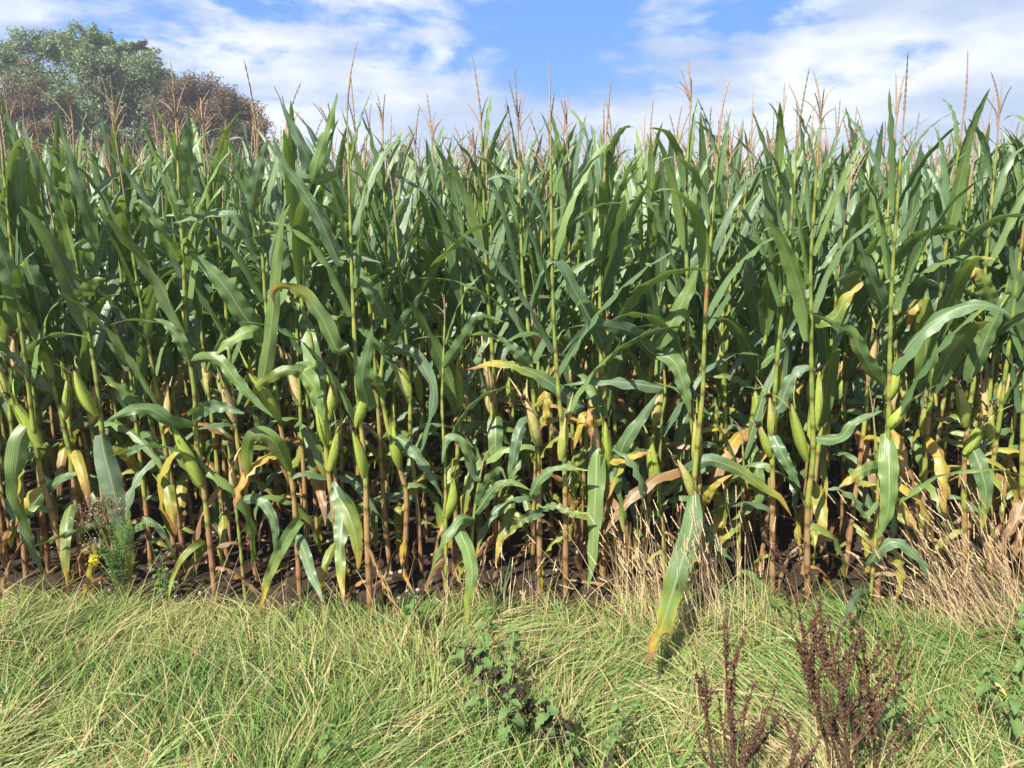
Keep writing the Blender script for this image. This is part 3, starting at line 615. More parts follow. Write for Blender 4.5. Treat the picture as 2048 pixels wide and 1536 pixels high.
def far_rows():
    rng = np.random.default_rng(77); protos = []
    U3 = np.array([-1, 0, 1.0])
    for k in range(9):
        lf = Acc(); az0 = rng.uniform(0, 6.28); H = rng.uniform(1.86, 2.12)
        for i in range(8):
            z = .75+i*(H-.75)/7; h = z/H; f = min(1, (1-h)/.28)
            az = az0+math.pi*(i % 2)+rng.normal(0, .3)
            lf.add(auto_leaf(rng, (0, 0, z), az, rng.uniform(1.1, 1.4), rng.uniform(.1, .9) if rng.random() < .75 else rng.uniform(1.2, 2.2), rng.uniform(1.4, 2.6), (.38+.36*f)*rng.uniform(.85, 1.1), .095*(.55+.4*f), rng.uniform(-.6, .6), 0, .004, n=9, U=U3, a0=.02, a1=.1, ak=5))
        for i in range(5):
            lf.add(auto_leaf(rng, (0, 0, .18+.14*i), rng.uniform(0, 6.28), rng.uniform(.5, 1.1), rng.uniform(2, 2.8), .5, rng.uniform(.25, .5), .04, rng.uniform(-1, 1), 0, .01, n=9, U=U3, a0=rng.uniform(.3, .9), a1=.2))
        t = tassel_piece(rng, np.array([0, 0, H+rng.uniform(.10, .24)]), np.array([rng.normal(0, .08), rng.normal(0, .08), 1]), 1.0, 3, 12)
        t.add(tube(np.array([[0, 0, 0], [0, 0, 1.0], [0, 0, H+.2]]), np.array([.009, .007, .0035]), 4))
        V, Q, _ = t.arrays()
        protos.append((lf.arrays(), (V, Q)))
    L = Acc(); T = Acc(); y = 6.85
    while y < 30:
        half = .67*y+3.0; st = .14 if y < 12 else .24
        for x in np.arange(-half, half, st):
            (V, Q, A), (TV, TQ) = protos[rng.integers(9)]
            a = rng.uniform(0, 6.28); sc = rng.uniform(.92, 1.07); c, s_ = math.cos(a)*sc, math.sin(a)*sc
            M = np.array([[c, -s_, 0], [s_, c, 0], [0, 0, sc]]); o = np.array([x+rng.normal(0, .03), y+rng.normal(0, .06), 0])
            L.add((V@M.T+o, Q, {k_: v for k_, v in A.items()}))
            T.add((TV@M.T+o, TQ, {}))
        y += .72 if y < 14 else 1.1
    for y in (3.5, 4.25, 4.9, 5.55, 6.2):
        for sg in (-1, 1):
            for x in np.arange(.66*y+(.5 if y > 4 else .75), .67*6.85+4.2, .15):
                (V, Q, A), (TV, TQ) = protos[rng.integers(9)]
                a = rng.uniform(0, 6.28); c, s_ = math.cos(a), math.sin(a); M = np.array([[c, -s_, 0], [s_, c, 0], [0, 0, rng.uniform(.93, 1.05)]]); o = np.array([sg*x, y+rng.normal(0, .04), 0])
                L.add((V@M.T+o, Q, A)); T.add((TV@M.T+o, TQ, {}))
    root = empty('maize_crop', (0, 8, 0))
    tag(root, 'mass of maize tops stretching back across the field', 'maize crop', None, 'stuff')
    for ac, nm, mt in ((L, 'foliage', LEAF), (T, 'tassels', TASSEL)):
        o = ac.build(nm, mt, root); o['kind'] = 'stuff'; o.location = (0, -8, 0)
far_rows()

# ------------------------------------------------------------------ grass of the verge
def blades(rng, B, az, L, W, e0, e1, p, age, n=5, wob=.15):
    """many grass blades at once: base points, heading, length, width, elevation at foot and tip"""
    N_ = len(B); s = np.linspace(0, 1, n)[None]
    th = e0[:, None]+(e1-e0)[:, None]*s**p[:, None]; a = az[:, None]+rng.normal(0, wob, N_)[:, None]*2*s
    d = np.stack([np.cos(th)*np.cos(a), np.cos(th)*np.sin(a), np.sin(th)], -1)
    P = B[:, None]+np.concatenate([np.zeros((N_, 1, 3)), np.cumsum((d[:, 1:]+d[:, :-1])*.5*(L[:, None, None]/(n-1)), axis=1)], 1)
    roll = rng.uniform(-1.1, 1.1, N_)[:, None]
    S = np.stack([-np.sin(a)*np.cos(roll), np.cos(a)*np.cos(roll), np.sin(roll)*np.ones_like(a)], -1)
    w = (W[:, None]*.5*np.clip(1-s**2, .06, 1))[..., None]
    V = np.stack([P-S*w, P+S*w], 2).reshape(-1, 3)
    k = np.arange(n-1)[None]*2; b = (np.arange(N_)*n*2)[:, None]; q = b+k
    Q = np.stack([q, q+1, q+3, q+2], -1).reshape(-1, 4)
    return V, Q, {'age': np.repeat(age, n*2), 'lv': np.tile(np.repeat(np.linspace(0, 1, n), 2), N_)}
def verge_grass():
    rng = np.random.default_rng(5); acc = Acc()
    def field(x, y):                                     # how the grass is combed
        return R(100)+R(170)*(vnoise(x*.9+4, y*1.3+9, 3)-.5)+R(230)*(vnoise(x*2.3, y*2.6, 8)-.5)
    nt, per = 4300, 27
    ty = rng.uniform(1.75, EDGE+.08, nt); tx = rng.uniform(-1, 1, nt)*(.68*ty+.5)
    taz = field(tx, ty)+rng.normal(0, .38, nt); te = rng.uniform(.08, .65, nt); tl = rng.uniform(.75, 1.3, nt); tt = rng.normal(0, .09, nt)
    N_ = nt*per; I = np.repeat(np.arange(nt), per)
    x = tx[I]+rng.normal(0, .028, N_); y = ty[I]+rng.normal(0, .028, N_)
    straw = vnoise(x*1.6+3, y*2.4, 21)*.6+vnoise(x*5, y*6, 22)*.4+.50*np.exp(-((x-.55-.35*(3.3-y))/.28)**2)+.12*np.exp(-((x+1.2)/.5)**2)*(y > 2.9)
    bound = EDGE+.05*np.sin(x*1.9)+.03*np.sin(x*5.3+1)
    bound = bound+.16*(vnoise(x*1.7+2, x*0, 31)-.5)+.12*(vnoise(x*5.1, x*0+3, 32)-.5)+.05*(vnoise(x*14, x*0+1, 33)-.5)
    near = np.clip((bound-y)/.30, 0, 1)
    thin = np.clip((bound-y)/.12, 0, 1)*np.where((x > .02) & (x < .55) & (y > 3.06+.06*np.sin(x*9)), .06, 1)
    thin = thin*np.where((x > 1.1) & (x < 2.0) & (y > 3.18+.06*np.sin(x*7)), .2, 1)
    keep = rng.random(N_) < thin; x, y, straw, I, near = x[keep], y[keep], straw[keep], I[keep], near[keep]; N_ = len(x)
    B = np.stack([x, y, vz(x, y)-.01], 1)
    az = taz[I]+rng.normal(0, .3, N_)+np.where(rng.random(N_) < .10, rng.uniform(-3, 3, N_), 0)
    L = rng.gamma(6, .034, N_).clip(.07, .42)*tl[I]*(.55+.45*near); W = np.where(rng.random(N_) < .1, rng.uniform(.007, .0105, N_), rng.uniform(.0026, .0068, N_))
    e0 = (te[I]+rng.normal(0, .25, N_)).clip(.08, 1.4); e1 = rng.uniform(-.6, .2, N_); p = rng.uniform(.3, 1.0, N_)
    right = np.clip((x-.2)/1.0, 0, 1)
    age = np.clip(.0+rng.beta(2.4, 2.8, N_)*.58+tt[I]+(straw-.45)*.5-.10*right, 0, .66)
    dry = rng.random(N_) < (.14+.55*np.clip(straw-.5, 0, 1)); age[dry] = rng.uniform(.66, .98, dry.sum())
    W[dry] *= .65
    acc.add(blades(rng, B, az, L, W, e0, e1, p, age))
    o = acc.build('verge_grass', GRASS); tag(o, 'matted green and straw coloured grass on the verge', 'grass', None, 'stuff')
    # standing stems and flat dead straws scattered through the sward
    acc = Acc(); N_ = 520
    y = rng.uniform(1.9, EDGE, N_); x = rng.uniform(-1, 1, N_)*(.68*y+.3)
    B = np.stack([x, y, vz(x, y)], 1)
    az = field(x, y)+rng.normal(0, .8, N_)
    acc.add(blades(rng, B, az, rng.uniform(.2, .5, N_), rng.uniform(.0016, .0028, N_), rng.uniform(.5, 1.45, N_), rng.uniform(-.2, .7, N_), np.full(N_, 1.0), rng.uniform(.65, 1, N_), 6))
    o = acc.build('dead_grass_stems', GRASS); tag(o, 'thin dead straw stems lying over the green verge grass', 'straw', None, 'stuff')
verge_grass()

def tussock(name, label, base_px, n, az_mid, az_sd, L0, L1, e0, spread, seed, heads=True, dense=.0):
    rng = np.random.default_rng(seed); Y = ground_y(base_px[1]); b = pix(*base_px, Y); b.z = max(0, float(verge_z(b.x, Y)))
    root = empty('dry_grass_clump', b); tag(root, label, 'dry grass', 'clumps of dry grass by the maize')
    B = np.stack([rng.normal(0, spread, n), rng.normal(0, spread*.5, n), np.zeros(n)], 1)
    az = rng.normal(az_mid, az_sd*1.35, n); L = rng.uniform(L0, L1, n); ee = rng.normal(e0, .28, n).clip(.35, 1.5)
    V, Q, A = blades(rng, B, az, L, rng.uniform(.0016, .0032, n), ee, ee-rng.uniform(.0, .5, n), np.full(n, 1.5), rng.uniform(0, 1, n), 6, .06)
    link_mesh('stems', V, Q, STRAW, root, A)['kind'] = 'stuff'
    if heads:
        tips = V.reshape(n, 6, 2, 3).mean(2); acc = Acc()
        for i in range(0, n, 2):
            t = np.linspace(0, 1, 9)[:, None]; d = tips[i, -1]-tips[i, -2]; d = d/np.linalg.norm(d)
            l = rng.uniform(.04, .09); P = tips[i, -1]-d*.01+d*l*t
            r = .0028*np.array([.3, 1.2, .6, 1.3, .6, 1.1, .5, .8, .1])
            p_ = tube(P, r, 4); acc.add((p_[0], p_[1], {'age': np.full(len(p_[0]), rng.uniform(.2, 1))}))
        acc.build('seed_heads', STRAW, root)['kind'] = 'stuff'
    return root
tussock('t', 'pale dry grass clump with feathery heads beside the huge hanging maize leaf', (1400, 1275), 170, R(118), .30, .25, .62, 1.15, .17, 31)
tussock('t', 'tall thin straw stems fanning left behind the huge hanging maize leaf', (1300, 1255), 60, R(110), .35, .3, .6, 1.2, .12, 32)
tussock('t', 'densest dry straw clump leaning left at the right edge of the field', (2010, 1260), 330, R(135), .32, .3, .72, 1.0, .16, 33)
tussock('t', 'sparse straw stems on bare soil beneath the shaded maize', (1860, 1262), 45, R(115), .5, .15, .4, 1.1, .12, 34)
tussock('t', 'small tuft of straw stems among bare soil and green grass at the verge edge', (985, 1235), 70, R(90), .8, .1, .28, 1.25, .12, 35)

# ------------------------------------------------------------------ stones and litter on the soil
def stones():
    rng = np.random.default_rng(3); acc = Acc()
    for k in range(620):
        y = rng.uniform(3.45, 5.6); x = rng.uniform(-1, 1)*(.67*y); r = rng.gamma(3, .0028)+.003
        t = np.array([-1, -.6, 0, .6, 1.0]); ph = np.linspace(0, 6.28, 7, endpoint=False)
        rr = np.sqrt(np.clip(1-t**2, .02, 1))
        V = np.stack([rr[:, None]*np.cos(ph), rr[:, None]*np.sin(ph), t[:, None]*np.ones(7)], -1).reshape(-1, 3)*(1+rng.normal(0, .14, (35, 1)))*np.array([1, rng.uniform(.6, 1), rng.uniform(.4, .8)])*r
        a = rng.uniform(0, 6.28); V = V@np.array([[math.cos(a), math.sin(a), 0], [-math.sin(a), math.cos(a), 0], [0, 0, 1]])
        i = np.arange(4)[:, None]; j = np.arange(7)[None]; j2 = (j+1) % 7
        Q = np.stack([i*7+j, i*7+j2, (i+1)*7+j2, (i+1)*7+j], -1).reshape(-1, 4)
        zz = float(soil_z(np.array(x), np.array(y)))+r*.2
        acc.add((V+np.array([x, y, zz]), Q, {'age': np.full(35, rng.random())}))
    tag(acc.build('soil_stones', STONE), 'small pale stones scattered over the dark soil', 'stones', None, 'stuff')
    acc = Acc()
    for k in range(90):
        y = rng.uniform(3.5, 5.2); x = rng.uniform(-1, 1)*(.67*y); L = rng.uniform(.1, .4); a = rng.uniform(0, 6.28); s = np.linspace(0, 1, 10)
        a_ = a+rng.normal(0, .8)*s; P = np.stack([x+np.cos(a_)*L*s, y+np.sin(a_)*L*s, .015+.02*np.sin(s*3.1)*rng.random()+.01*s], 1)
        S = np.stack([-np.sin(a_), np.cos(a_), rng.normal(0, .4)*np.ones(10)], 1)
        acc.add(ribbon(P, S, blade_width(s, rng.uniform(.006, .028)), np.full(10, .4), rng, .004, 4, rng.uniform(.7, 1), .1))
    tag(acc.build('leaf_litter', LEAF), 'dead brown maize leaf scraps lying on the soil', 'litter', None, 'stuff')
stones()

# ------------------------------------------------------------------ weeds
def on_ground(px, py):
    Y = ground_y(py); p = pix(px, py, Y); p.z = max(0.0, float(verge_z(p.x, Y))); return p, Y
def oval_leaf(rng, base, d, L, W, droop=.6, teeth=True, n=9):
    """a broad pointed leaf with toothed margin"""
    d = np.asarray(d, float); d /= np.linalg.norm(d); s = np.linspace(0, 1, n)
    hz = np.array([d[0], d[1], 0]); hz /= np.linalg.norm(hz)+1e-9
    el = math.asin(max(-1, min(1, d[2])))-droop*s
    st = hz*np.cos(el)[:, None]+np.array([0, 0, 1])*np.sin(el)[:, None]
    P = np.asarray(base)+np.vstack([[0, 0, 0], np.cumsum((st[1:]+st[:-1])*.5*L/(n-1), axis=0)])
    S = np.tile(np.cross(hz, [0, 0, 1.0]), (n, 1))+rng.normal(0, .15, 3)
    w = W*.5*np.sin(np.pi*np.clip(s*.93+.07, 0, 1)**.72)
    if teeth: w = w*np.where(np.arange(n) % 2, 1.12, .9)
    w[-1] = .0008
    return ribbon(P, S, w, np.full(n, .28), rng, .0015, 3, U=np.array([-1, -.5, 0, .5, 1.0]))
NG = 'nettles in the verge grass'
def nettle(px, py, h, label, seed, lean=(0, 0), dead=4, pairs=4, size=1.0):
    rng = np.random.default_rng(seed); b, Y = on_ground(px, py); h = h+.04
    root = empty('nettle', b); tag(root, label, 'nettle', NG)
    z = np.linspace(0, h, 8); P = np.stack([lean[0]*(z/h)**1.4, lean[1]*(z/h)**1.4, z], 1)
    ac = Acc(); ac.add(tube(P, np.linspace(.0035, .0018, 8), 5)); ac.build('stem', WSTEM, root)
    D = catmull(P, 40); a0 = rng.uniform(0, 6.28)
    for k in range(dead):                               # blackened hanging leaves low on the stem
        q = D[int(16+k*(18/max(1, dead)))]
        for j in range(3):
            a = rng.uniform(0, 6.28); V, Q, A = oval_leaf(rng, q+rng.normal(0, .012, 3), (math.cos(a), math.sin(a), -.1), rng.uniform(.035, .065), rng.uniform(.010, .022), rng.uniform(1.2, 3.2))
            link_mesh('withered_leaf', V, Q, NETDEAD, root, A)
    for k in range(pairs):
        q = D[int(39-k*(20/pairs))]; L = (.032+.015*k)*size
        for j in range(2):
            a = a0+k*math.pi/2+j*math.pi+rng.normal(0, .15); L_ = min(L, .07*size)
            V, Q, A = oval_leaf(rng, q, (math.cos(a), math.sin(a), .75-.2*k), L_, L_*.55, 1.15+.15*k, n=11)
            link_mesh('leaf', V, Q, NETTLE, root, A)
    return root
nettle(965, 1345, .22, 'topmost nettle of the group, pale fresh leaves below the bare soil', 1, (.02, .05), 0)
nettle(925, 1375, .17, 'nettle with dark drooping lower leaves beside a yellowing sprig', 2, (-.02, .02), 3)
nettle(968, 1410, .24, 'nettle in the middle of the group over blackened hanging leaves', 3, (.0, .03), 5, 5)
nettle(1022, 1385, .22, 'nettle with the widest leaf rosette, standing alone in bright grass', 4, (.01, .03), 0, 4, 1.15)
nettle(1015, 1435, .20, 'nettle sprig above a single yellow leaf', 5, (-.01, .03), 4)
nettle(965, 1470, .16, 'small nettle sprig on the left flank of the group', 6, (-.03, .01), 1, 3)
nettle(1020, 1530, .22, 'broad-leaved nettle at the lower end of the blackened patch', 7, (.0, .02), 2, 5, 1.1)
nettle(1095, 1530, .23, 'nettle with black shrivelled leaves hanging under its green crown', 8, (.0, .02), 6, 5, 1.05)
nettle(895, 1345, .14, 'dying nettle with yellow-green crumpled top', 9, (-.02, .02), 4, 3, .7)
nettle(830, 1275, .16, 'nettle sprouting at the foot of the two-eared maize', 10, (.0, .0), 0, 4)
nettle(1240, 1530, .24, 'pale nettle beside long straw stems near the dock', 11, (-.02, .02), 0, 5, .65)
nettle(1210, 1580, .20, 'dull nettle clump low in the grass by the bottom edge', 12, (.03, .02), 2, 5, .65)
nettle(1150, 1575, .16, 'nettle with brown-edged leaves at the bottom edge', 13, (-.02, .0), 3, 4, .65)
nettle(1960, 1480, .26, 'nettle with one yellow leaf at the right of the brown docks', 14, (.02, .03), 0, 5, 1.1)
nettle(2010, 1530, .26, 'leafy nettle at the lower right corner', 15, (.01, .03), 0, 5, 1.1)
nettle(1890, 1540, .22, 'narrow-leaved nettle between the dock and the corner', 16, (-.03, .02), 0, 4, .9)
nettle(2035, 1330, .34, 'tall nettle in front of the densest straw clump', 17, (-.01, .0), 0, 6, .9)
nettle(2040, 1430, .3, 'nettle at the right edge below the straw clump', 18, (-.04, .0), 0, 5)
nettle(660, 1560, .14, 'low nettle in the mown grass at the bottom edge', 19, (.0, .03), 0, 4, .9)
nettle(1775, 1500, .2, 'thin nettle among the brown dock stems', 20, (.02, .02), 0, 4, .9)
for k_, (x_, y_) in enumerate([(985, 1425), (1012, 1455), (1048, 1490), (1085, 1510), (1112, 1540), (940, 1385)]):
    r_ = nettle(x_, y_, .2, ('blackened dead nettle, %s' % ['uppermost of the dark row between green sprigs', 'just under the yellow leaf', 'midway down the dark row', 'beside the crown with black hanging leaves',
                'lowest of the dark row', 'between the dark drooping nettle and the middle nettle'][k_]), 200+k_, (.03, .0), 8, 0)
    r_['group'] = 'withered nettles among the green ones'
def loose_leaf(px, py, L, W, seed, name, label):
    rng = np.random.default_rng(seed); b, Y = on_ground(px, py); b.z += .1
    V, Q, A = oval_leaf(rng, (0, 0, 0), (.3, -.9, .2), L, W, .8, False)
    tag(link_mesh(name, V, Q, YLEAF, None, A, loc=b), label, 'leaf')
loose_leaf(1013, 1412, .05, .032, 1, 'yellow_leaf', 'single bright yellow leaf caught on the blackened nettles')
loose_leaf(1975, 1412, .07, .03, 2, 'yellow_leaf', 'yellow leaf lying across green weeds at the right edge')

DG = 'brown seeding docks'
def dock(base_px, Y, top_px, seed, label, nb, spread, bl=(.18, .34), tilt=0.0):
    """a dead dock: a ridged stem with steep branches carrying whorls of rusty seed"""
    rng = np.random.default_rng(seed); b = pix(*base_px, Y); b.z = max(0., float(verge_z(b.x, Y))); t = pix(*top_px, Y+tilt)
    root = empty('dock_plant', b); tag(root, label, 'dock', DG)
    P = catmull(np.array([(0, 0, 0), np.array(t-b)*.5+rng.normal(0, .008, 3), t-b]), 24); H = np.linalg.norm(P[-1])
    ac = Acc(); ac.add(tube(P, np.linspace(.0055, .0016, 24), 6)); ac.build('stem', DOCKST, root)
    def seeds(Q, r0, gap_):
        acc = Acc(); n = len(Q); L = np.linalg.norm(np.diff(Q, axis=0), axis=1).sum(); k = 0.0
        while k < 1:                                     # whorls of papery seeds, bare stem showing between them
            c = Q[min(n-1, int(k*(n-1)))]+(Q[min(n-1, int(k*(n-1))+1)]-Q[min(n-1, int(k*(n-1)))])*((k*(n-1)) % 1); m = rng.integers(6, 22); tone = {'age': np.full(4, np.clip(rng.normal(.4, .3), 0, 1))}; rr = r0*rng.uniform(.45, 1.25)*(1-.45*k)
            for _ in range(m):
                d = rng.normal(0, 1, 3); d /= np.linalg.norm(d); p = c+d*rr*rng.uniform(.3, 1)*np.array([1, 1, .6]); w = rng.uniform(.0020, .0042)
                e1 = np.cross(d, rng.normal(0, 1, 3)); e1 /= np.linalg.norm(e1); e2 = np.cross(d, e1)*.8+d*.5
                acc.add((np.array([p-e1*w, p-e2*w, p+e1*w, p+e2*w*1.3]), np.array([[0, 1, 2, 3]]), tone))
                acc.add((np.array([p-e1*w*.8, p-d*w, p+e1*w*.8, p+d*w*1.3]), np.array([[0, 1, 2, 3]]), tone))
            k += rng.uniform(.5, 1.5)*gap_/max(L, .02)
        return acc
    seeds(P[9:], .014, .017).build('seed_head', DOCK, root)
    for q in range(nb):
        f = rng.uniform(.18, .82); c = P[int(f*23)]; a = rng.uniform(0, 6.28); l = rng.uniform(*bl)*(1.15-.6*f)
        s = np.linspace(0, 1, 12)[:, None]; o = np.array([math.cos(a), math.sin(a)*.8, 0])
        Q = c + o*spread*l*(s**.75) + np.array([0, 0, 1])*l*(.88*s**1.15) + rng.normal(0, .004, (12, 3))*s
        br = Acc(); br.add(tube(Q, np.linspace(.0026, .001, 12), 4)); bo = br.build('branch', DOCKST, root)
        sa = seeds(Q[2:], .0125, .0175); sa.build('seed_head', DOCK, bo)
dock((1478, 1720), 1.98, (1447, 1240), 41, 'slender dark brown dock with one thick stem, nearest the hanging maize leaf', 13, .42, (.2, .36))
dock((1690, 1760), 2.0, (1655, 1235), 42, 'bushiest rusty brown dock with many seed branches, third from the hanging leaf', 19, .42, (.24, .44))
dock((1650, 1740), 2.12, (1590, 1185), 43, 'tallest rusty dock, leaning left out of the bushy dock', 15, .38, (.2, .36))
dock((1730, 1740), 2.1, (1720, 1265), 44, 'brown dock with open sprays on the right side of the bushy dock', 13, .45, (.2, .34))
dock((1600, 1260), 3.38, (1535, 1050), 45, 'small withered dock arching against the maize stalks', 8, .9, (.1, .24))
dock((1560, 1740), 1.95, (1600, 1440), 46, 'low brown dock shoot at the bottom edge between two taller docks', 6, .5, (.14, .24))
dock((1430, 1720), 2.02, (1408, 1330), 47, 'short brown dock shoot left of the slender dock', 6, .4, (.12, .22))

def seed_weed():
    """feathery weed with white seed fluff and a yellow flower cluster"""
    rng = np.random.default_rng(51); b, Y = on_ground(248, 1200); root = empty('seeding_weed', b)
    tag(root, 'feathery green weed topped by white seed fluff and a yellow flower cluster', 'weed')
    def stem(px, py, dy=0):
        t = np.array(pix(px, py, Y-.06+dy)-b); P = catmull(np.array([(0, 0, 0), t*np.array([.35, .4, .5]), t]), 22)
        ac = Acc(); ac.add(tube(P, np.linspace(.004, .0016, 22), 5)); ac.build('stem', WSTEM, root); return P
    heads = [(205, 1000), (175, 1015), (222, 985), (160, 1030), (235, 1005), (195, 1030), (212, 1020), (183, 985+10), (176, 1085), (190, 1078)]
    for k, (x, y) in enumerate(heads):
        P = stem(x, y+14, rng.normal(0, .05))
        fl = Acc(); cp = Acc()
        for q in range(26):
            c = P[-1]+rng.normal(0, 1, 3)*np.array([.03, .03, .018])+np.array([0, 0, .02])
            st = tube(np.array([P[-3], (P[-3]+c)/2+np.array([0, 0, .004]), c]), .0007, 3); cp.add(st)
            w = rng.uniform(.0022, .0042)
            for m in range(3):
                d = rng.normal(0, 1, 3); d /= np.linalg.norm(d); e = np.cross(d, rng.normal(0, 1, 3)); e /= np.linalg.norm(e)
                V = np.array([c-d*w, c-e*w, c+d*w, c+e*w]); (fl if rng.random() < .8 else cp).add((V, np.array([[0, 1, 2, 3]]), {}))
        cp.build('seed_stalks', SEEDB, root); fl.build('seed_fluff', SEEDW, root)
    P = stem(186, 1122, -.05); fl = Acc()
    for q in range(46):
        c = P[-1]+rng.normal(0, 1, 3)*np.array([.016, .014, .013]); w = rng.uniform(.003, .0055)
        for m in range(2):
            d = rng.normal(0, 1, 3); d /= np.linalg.norm(d); e = np.cross(d, rng.normal(0, 1, 3)); e /= np.linalg.norm(e)
            fl.add((np.array([c-d*w, c-e*w, c+d*w, c+e*w]), np.array([[0, 1, 2, 3]]), {}))
    fl.build('flower_cluster', YELLOW, root)
    for k in range(5): 
        P = stem(200+k*16+rng.normal(0, 5), 1060+rng.uniform(-20, 50), rng.normal(0, .04))
        for q in range(4, 21, 1):
            for m in range(2):
                ac = Acc(); a = rng.uniform(0, 6.28); L = rng.uniform(.03, .06); d = np.array([math.cos(a), math.sin(a), rng.uniform(.1, .8)])
                for r_ in range(7):                      # pinnate feathery leaflets
                    c = P[q]+d*L*(r_/7); o = np.array([-d[1], d[0], .2])*(1 if r_ % 2 else -1)
                    V, Q, A = blades(rng, c[None], np.array([math.atan2(o[1], o[0])+.4*(1 if r_ % 2 else -1)]), np.array([L*.42]), np.array([.0035]), np.array([.5]), np.array([-.2]), np.array([1.]), np.array([.2]), 3)
                    ac.add((V, Q, A))
                V, Q, A = blades(rng, P[q][None], np.array([a]), np.array([L]), np.array([.003]), np.array([.6]), np.array([.1]), np.array([1.]), np.array([.2]), 4); ac.add((V, Q, A))
                ac.build('leaf', RAG, root, False)
seed_weed()
def leafy_weed():
    rng = np.random.default_rng(61); b, Y = on_ground(322, 1195); root = empty('leafy_weed', b)
    tag(root, 'broad-leaved green weed with tiny white flowers against the dark soil', 'weed')
    for k, (x, y) in enumerate([(302, 1085), (322, 1100), (335, 1140), (306, 1130), (348, 1165)]):
        t = np.array(pix(x, y, Y-.03*k)-b); P = catmull(np.array([(0, 0, 0), t*.5+np.array([.01, 0, .02]), t]), 14)
        ac = Acc(); ac.add(tube(P, np.linspace(.003, .0012, 14), 4)); ac.build('stem', WSTEM, root)
        for q in range(3, 14, 2):
            a = rng.uniform(0, 6.28); L = rng.uniform(.03, .055)*(1.2-.6*q/14)
            V, Q, A = oval_leaf(rng, P[q], (math.cos(a), math.sin(a), .3), L, L*.75, .8); link_mesh('leaf', V, Q, RAG, root, A)
        fl = Acc()
        for q in range(9):
            c = P[-1]+rng.normal(0, 1, 3)*np.array([.012, .012, .018]); w = .0022; d = rng.normal(0, 1, 3); d /= np.linalg.norm(d); e = np.cross(d, [0.3, .2, 1]); e /= np.linalg.norm(e)
            fl.add((np.array([c-d*w, c-e*w, c+d*w, c+e*w]), np.array([[0, 1, 2, 3]]), {}))
        fl.build('flower_cluster', SEEDW, root)
leafy_weed()
def shoot():
    rng = np.random.default_rng(71); b, Y = on_ground(1003, 1228); root = empty('grass_shoot', b)
    tag(root, 'upright tuft of wide dark green blades growing from bare soil', 'grass shoot')
    for (x, y) in [(962, 1135), (1022, 1112), (1000, 1155), (1026, 1130), (985, 1180)]:
        t = np.array(pix(x, y, Y)-b); P = catmull(np.array([(0, 0, 0), t*np.array([.35, .5, .55]), t]), 14); s = np.linspace(0, 1, 14)
        V, Q, A = ribbon(P, np.tile([1, .3*rng.normal(), .2], (14, 1)), .007*np.minimum(1, .5+2*s)*(1-s**2)+.0006, np.full(14, .4), rng, .001, 2, 0, .1); link_mesh('leaf', V, Q, LEAF, root, A)
shoot()

# ------------------------------------------------------------------ trees beyond the field
def tree(name, label, px, py_top, Y, rx, rz, mat, seed, nl, leaf, dens=1.0, lobes=26, thin=.5, extra=()):
    rng = np.random.default_rng(seed); top = pix(px, py_top, Y); H = top.z; b = np.array([top.x, Y, 0.0])
    root = empty(name, b); tag(root, label, 'tree', 'trees beyond the maize field')
    wood = Acc(); cz = H-rz
    zz = np.linspace(0, cz+.3*rz, 10); tr = np.stack([.25*np.sin(zz*.35), .2*np.cos(zz*.3)-.2, zz], 1); wood.add(tube(tr, np.linspace(.36, .10, 10)*rx/5, 8))
    L = Acc(); cs = []
    for k in range(lobes):                              # crown lobes sit on a lumpy dome, each on its own limb
        u = rng.uniform(-.55, 1); a = rng.uniform(0, 6.28); q = math.sqrt(max(0, 1-u*u)); f = rng.uniform(.55, .86)
        cs.append((np.array([q*math.cos(a)*rx*f, q*math.sin(a)*rx*f*.9, cz+u*rz*f]), rng.uniform(.2, .36)*rx))
    for ex, ey, er in extra:
        q_ = np.array(pix(ex, ey, Y+rng.normal(0, 1.2)))-b; cs.append((q_, er))
    lobes = len(cs); VV = []; AG = []
    for c, r in cs:
        st = tr[rng.integers(4, 9)]; mid = (st+c)/2+rng.normal(0, .25, 3)+np.array([0, 0, .3])
        P = catmull(np.array([st, mid, c]), 9); wood.add(tube(P, np.linspace(.085, .025, 9)*rx/5, 5))
        tips = []
        for m in range(9):
            d = rng.normal(0, 1, 3); d /= np.linalg.norm(d); e = c+d*r*rng.uniform(.6, 1.15)*np.array([1, 1, .75]); tips.append(e)
            P = catmull(np.array([c, (c+e)/2+rng.normal(0, .1, 3), e]), 5); wood.add(tube(P, np.linspace(.035, .008, 5)*rx/5, 4))
        m = int(nl/lobes*rng.uniform(.7, 1.3)); tips = np.array(tips); t = tips[rng.integers(0, 9, m)]
        f = rng.random((m, 1))**.6; p = c+(t-c)*f*1.05+np.clip(rng.normal(0, 1, (m, 3)), -1.7, 1.7)*r*thin*.33
        n = rng.normal(0, 1, (m, 3))+np.array([0, 0, .8]); n /= np.linalg.norm(n, axis=1, keepdims=True)
        e1 = np.cross(n, rng.normal(0, 1, (m, 3))); e1 /= np.linalg.norm(e1, axis=1, keepdims=True); e2 = np.cross(n, e1)
        l = leaf*rng.uniform(.6, 1.3, (m, 1)); w = l*.45
        V = np.stack([p-e1*l, p-e2*w+n*w*.2, p+e1*l, p+e2*w+n*w*.2], 1); VV.append(V.reshape(-1, 3)); AG.append(np.repeat(np.clip(rng.normal(rng.uniform(.2, .8), .2, m), 0, 1), 4))
    V = np.concatenate(VV); Q = np.arange(len(V)).reshape(-1, 4)
    wood.build('trunk', BARK, root); link_mesh('crown', V, Q, mat, root, {'age': np.concatenate(AG)}, False)
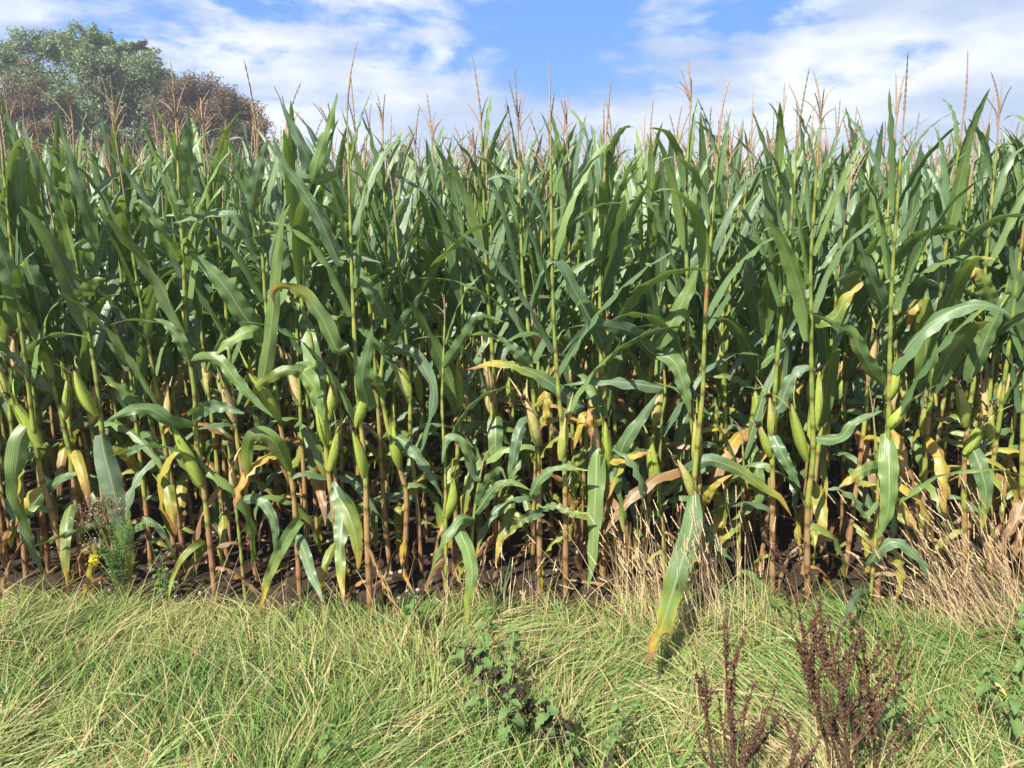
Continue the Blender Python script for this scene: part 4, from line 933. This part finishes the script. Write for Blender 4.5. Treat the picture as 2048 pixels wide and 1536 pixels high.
tree('ash_tree', 'tallest tree, a loose grey-green crown with sky showing through', 160, 60, 46, 6.2, 5.4, ASH, 81, 110000, .095, 1, 50, .38,
     ((270, 125, 1.4), (300, 150, 1.2), (322, 175, 1.0), (285, 175, 1.5), (20, 110, 1.5), (55, 95, 1.4), (100, 92, 1.2), (130, 82, 1.2), (180, 80, 1.1), (215, 95, 1.3), (250, 135, 1.4), (278, 95, .5), (-20, 130, 1.4)))
tree('copper_tree', 'brown-leaved tree in front of the grey-green crown at the left edge', 5, 138, 43, 3.4, 4.0, COPPER, 82, 90000, .07, 1, 34, .55, ((60, 160, 1.1), (85, 190, .9)))
tree('copper_tree', 'rounded brown-leaved tree right of the grey-green crown', 405, 168, 44, 4.4, 4.8, COPPER, 83, 170000, .07, 1, 44, .6, ((430, 185, 1.3), (370, 180, 1.2), (450, 215, 1.3), (420, 230, 1.4), (345, 230, 1.3), (495, 235, 1.0), (512, 262, .8), (465, 212, 1.1), (390, 190, 1.1), (340, 195, 1.0)))
tree('ash_tree', 'small distant tree peeping over the maize in the middle', 800, 280, 62, 2.4, 2.4, ASH, 85, 14000, .11, 1, 14, .5)

# ------------------------------------------------------------------ the air over the field
def haze():
    x0, x1, y0, y1, z0, z1 = -420, 420, -40, 620, -1.2, 13.5
    V = [(x, y, z) for z in (z0, z1) for y in (y0, y1) for x in (x0, x1)]
    Q = [(0, 2, 3, 1), (4, 5, 7, 6), (0, 1, 5, 4), (1, 3, 7, 5), (3, 2, 6, 7), (2, 0, 4, 6)]
    m = bpy.data.materials.new('air'); m.use_nodes = True; N = NT(m.node_tree); N.n.clear()
    v = N.n.new('ShaderNodeVolumePrincipled'); v.inputs['Color'].default_value = (.86, .92, 1, 1); v.inputs['Density'].default_value = .0017; v.inputs['Anisotropy'].default_value = .2
    o = N.n.new('ShaderNodeOutputMaterial'); N.l.new(v.outputs[0], o.inputs['Volume'])
    tag(link_mesh('haze', V, Q, m, None, None, False), 'faint bright haze softening the trees beyond the field', 'haze', None, 'stuff')
haze()
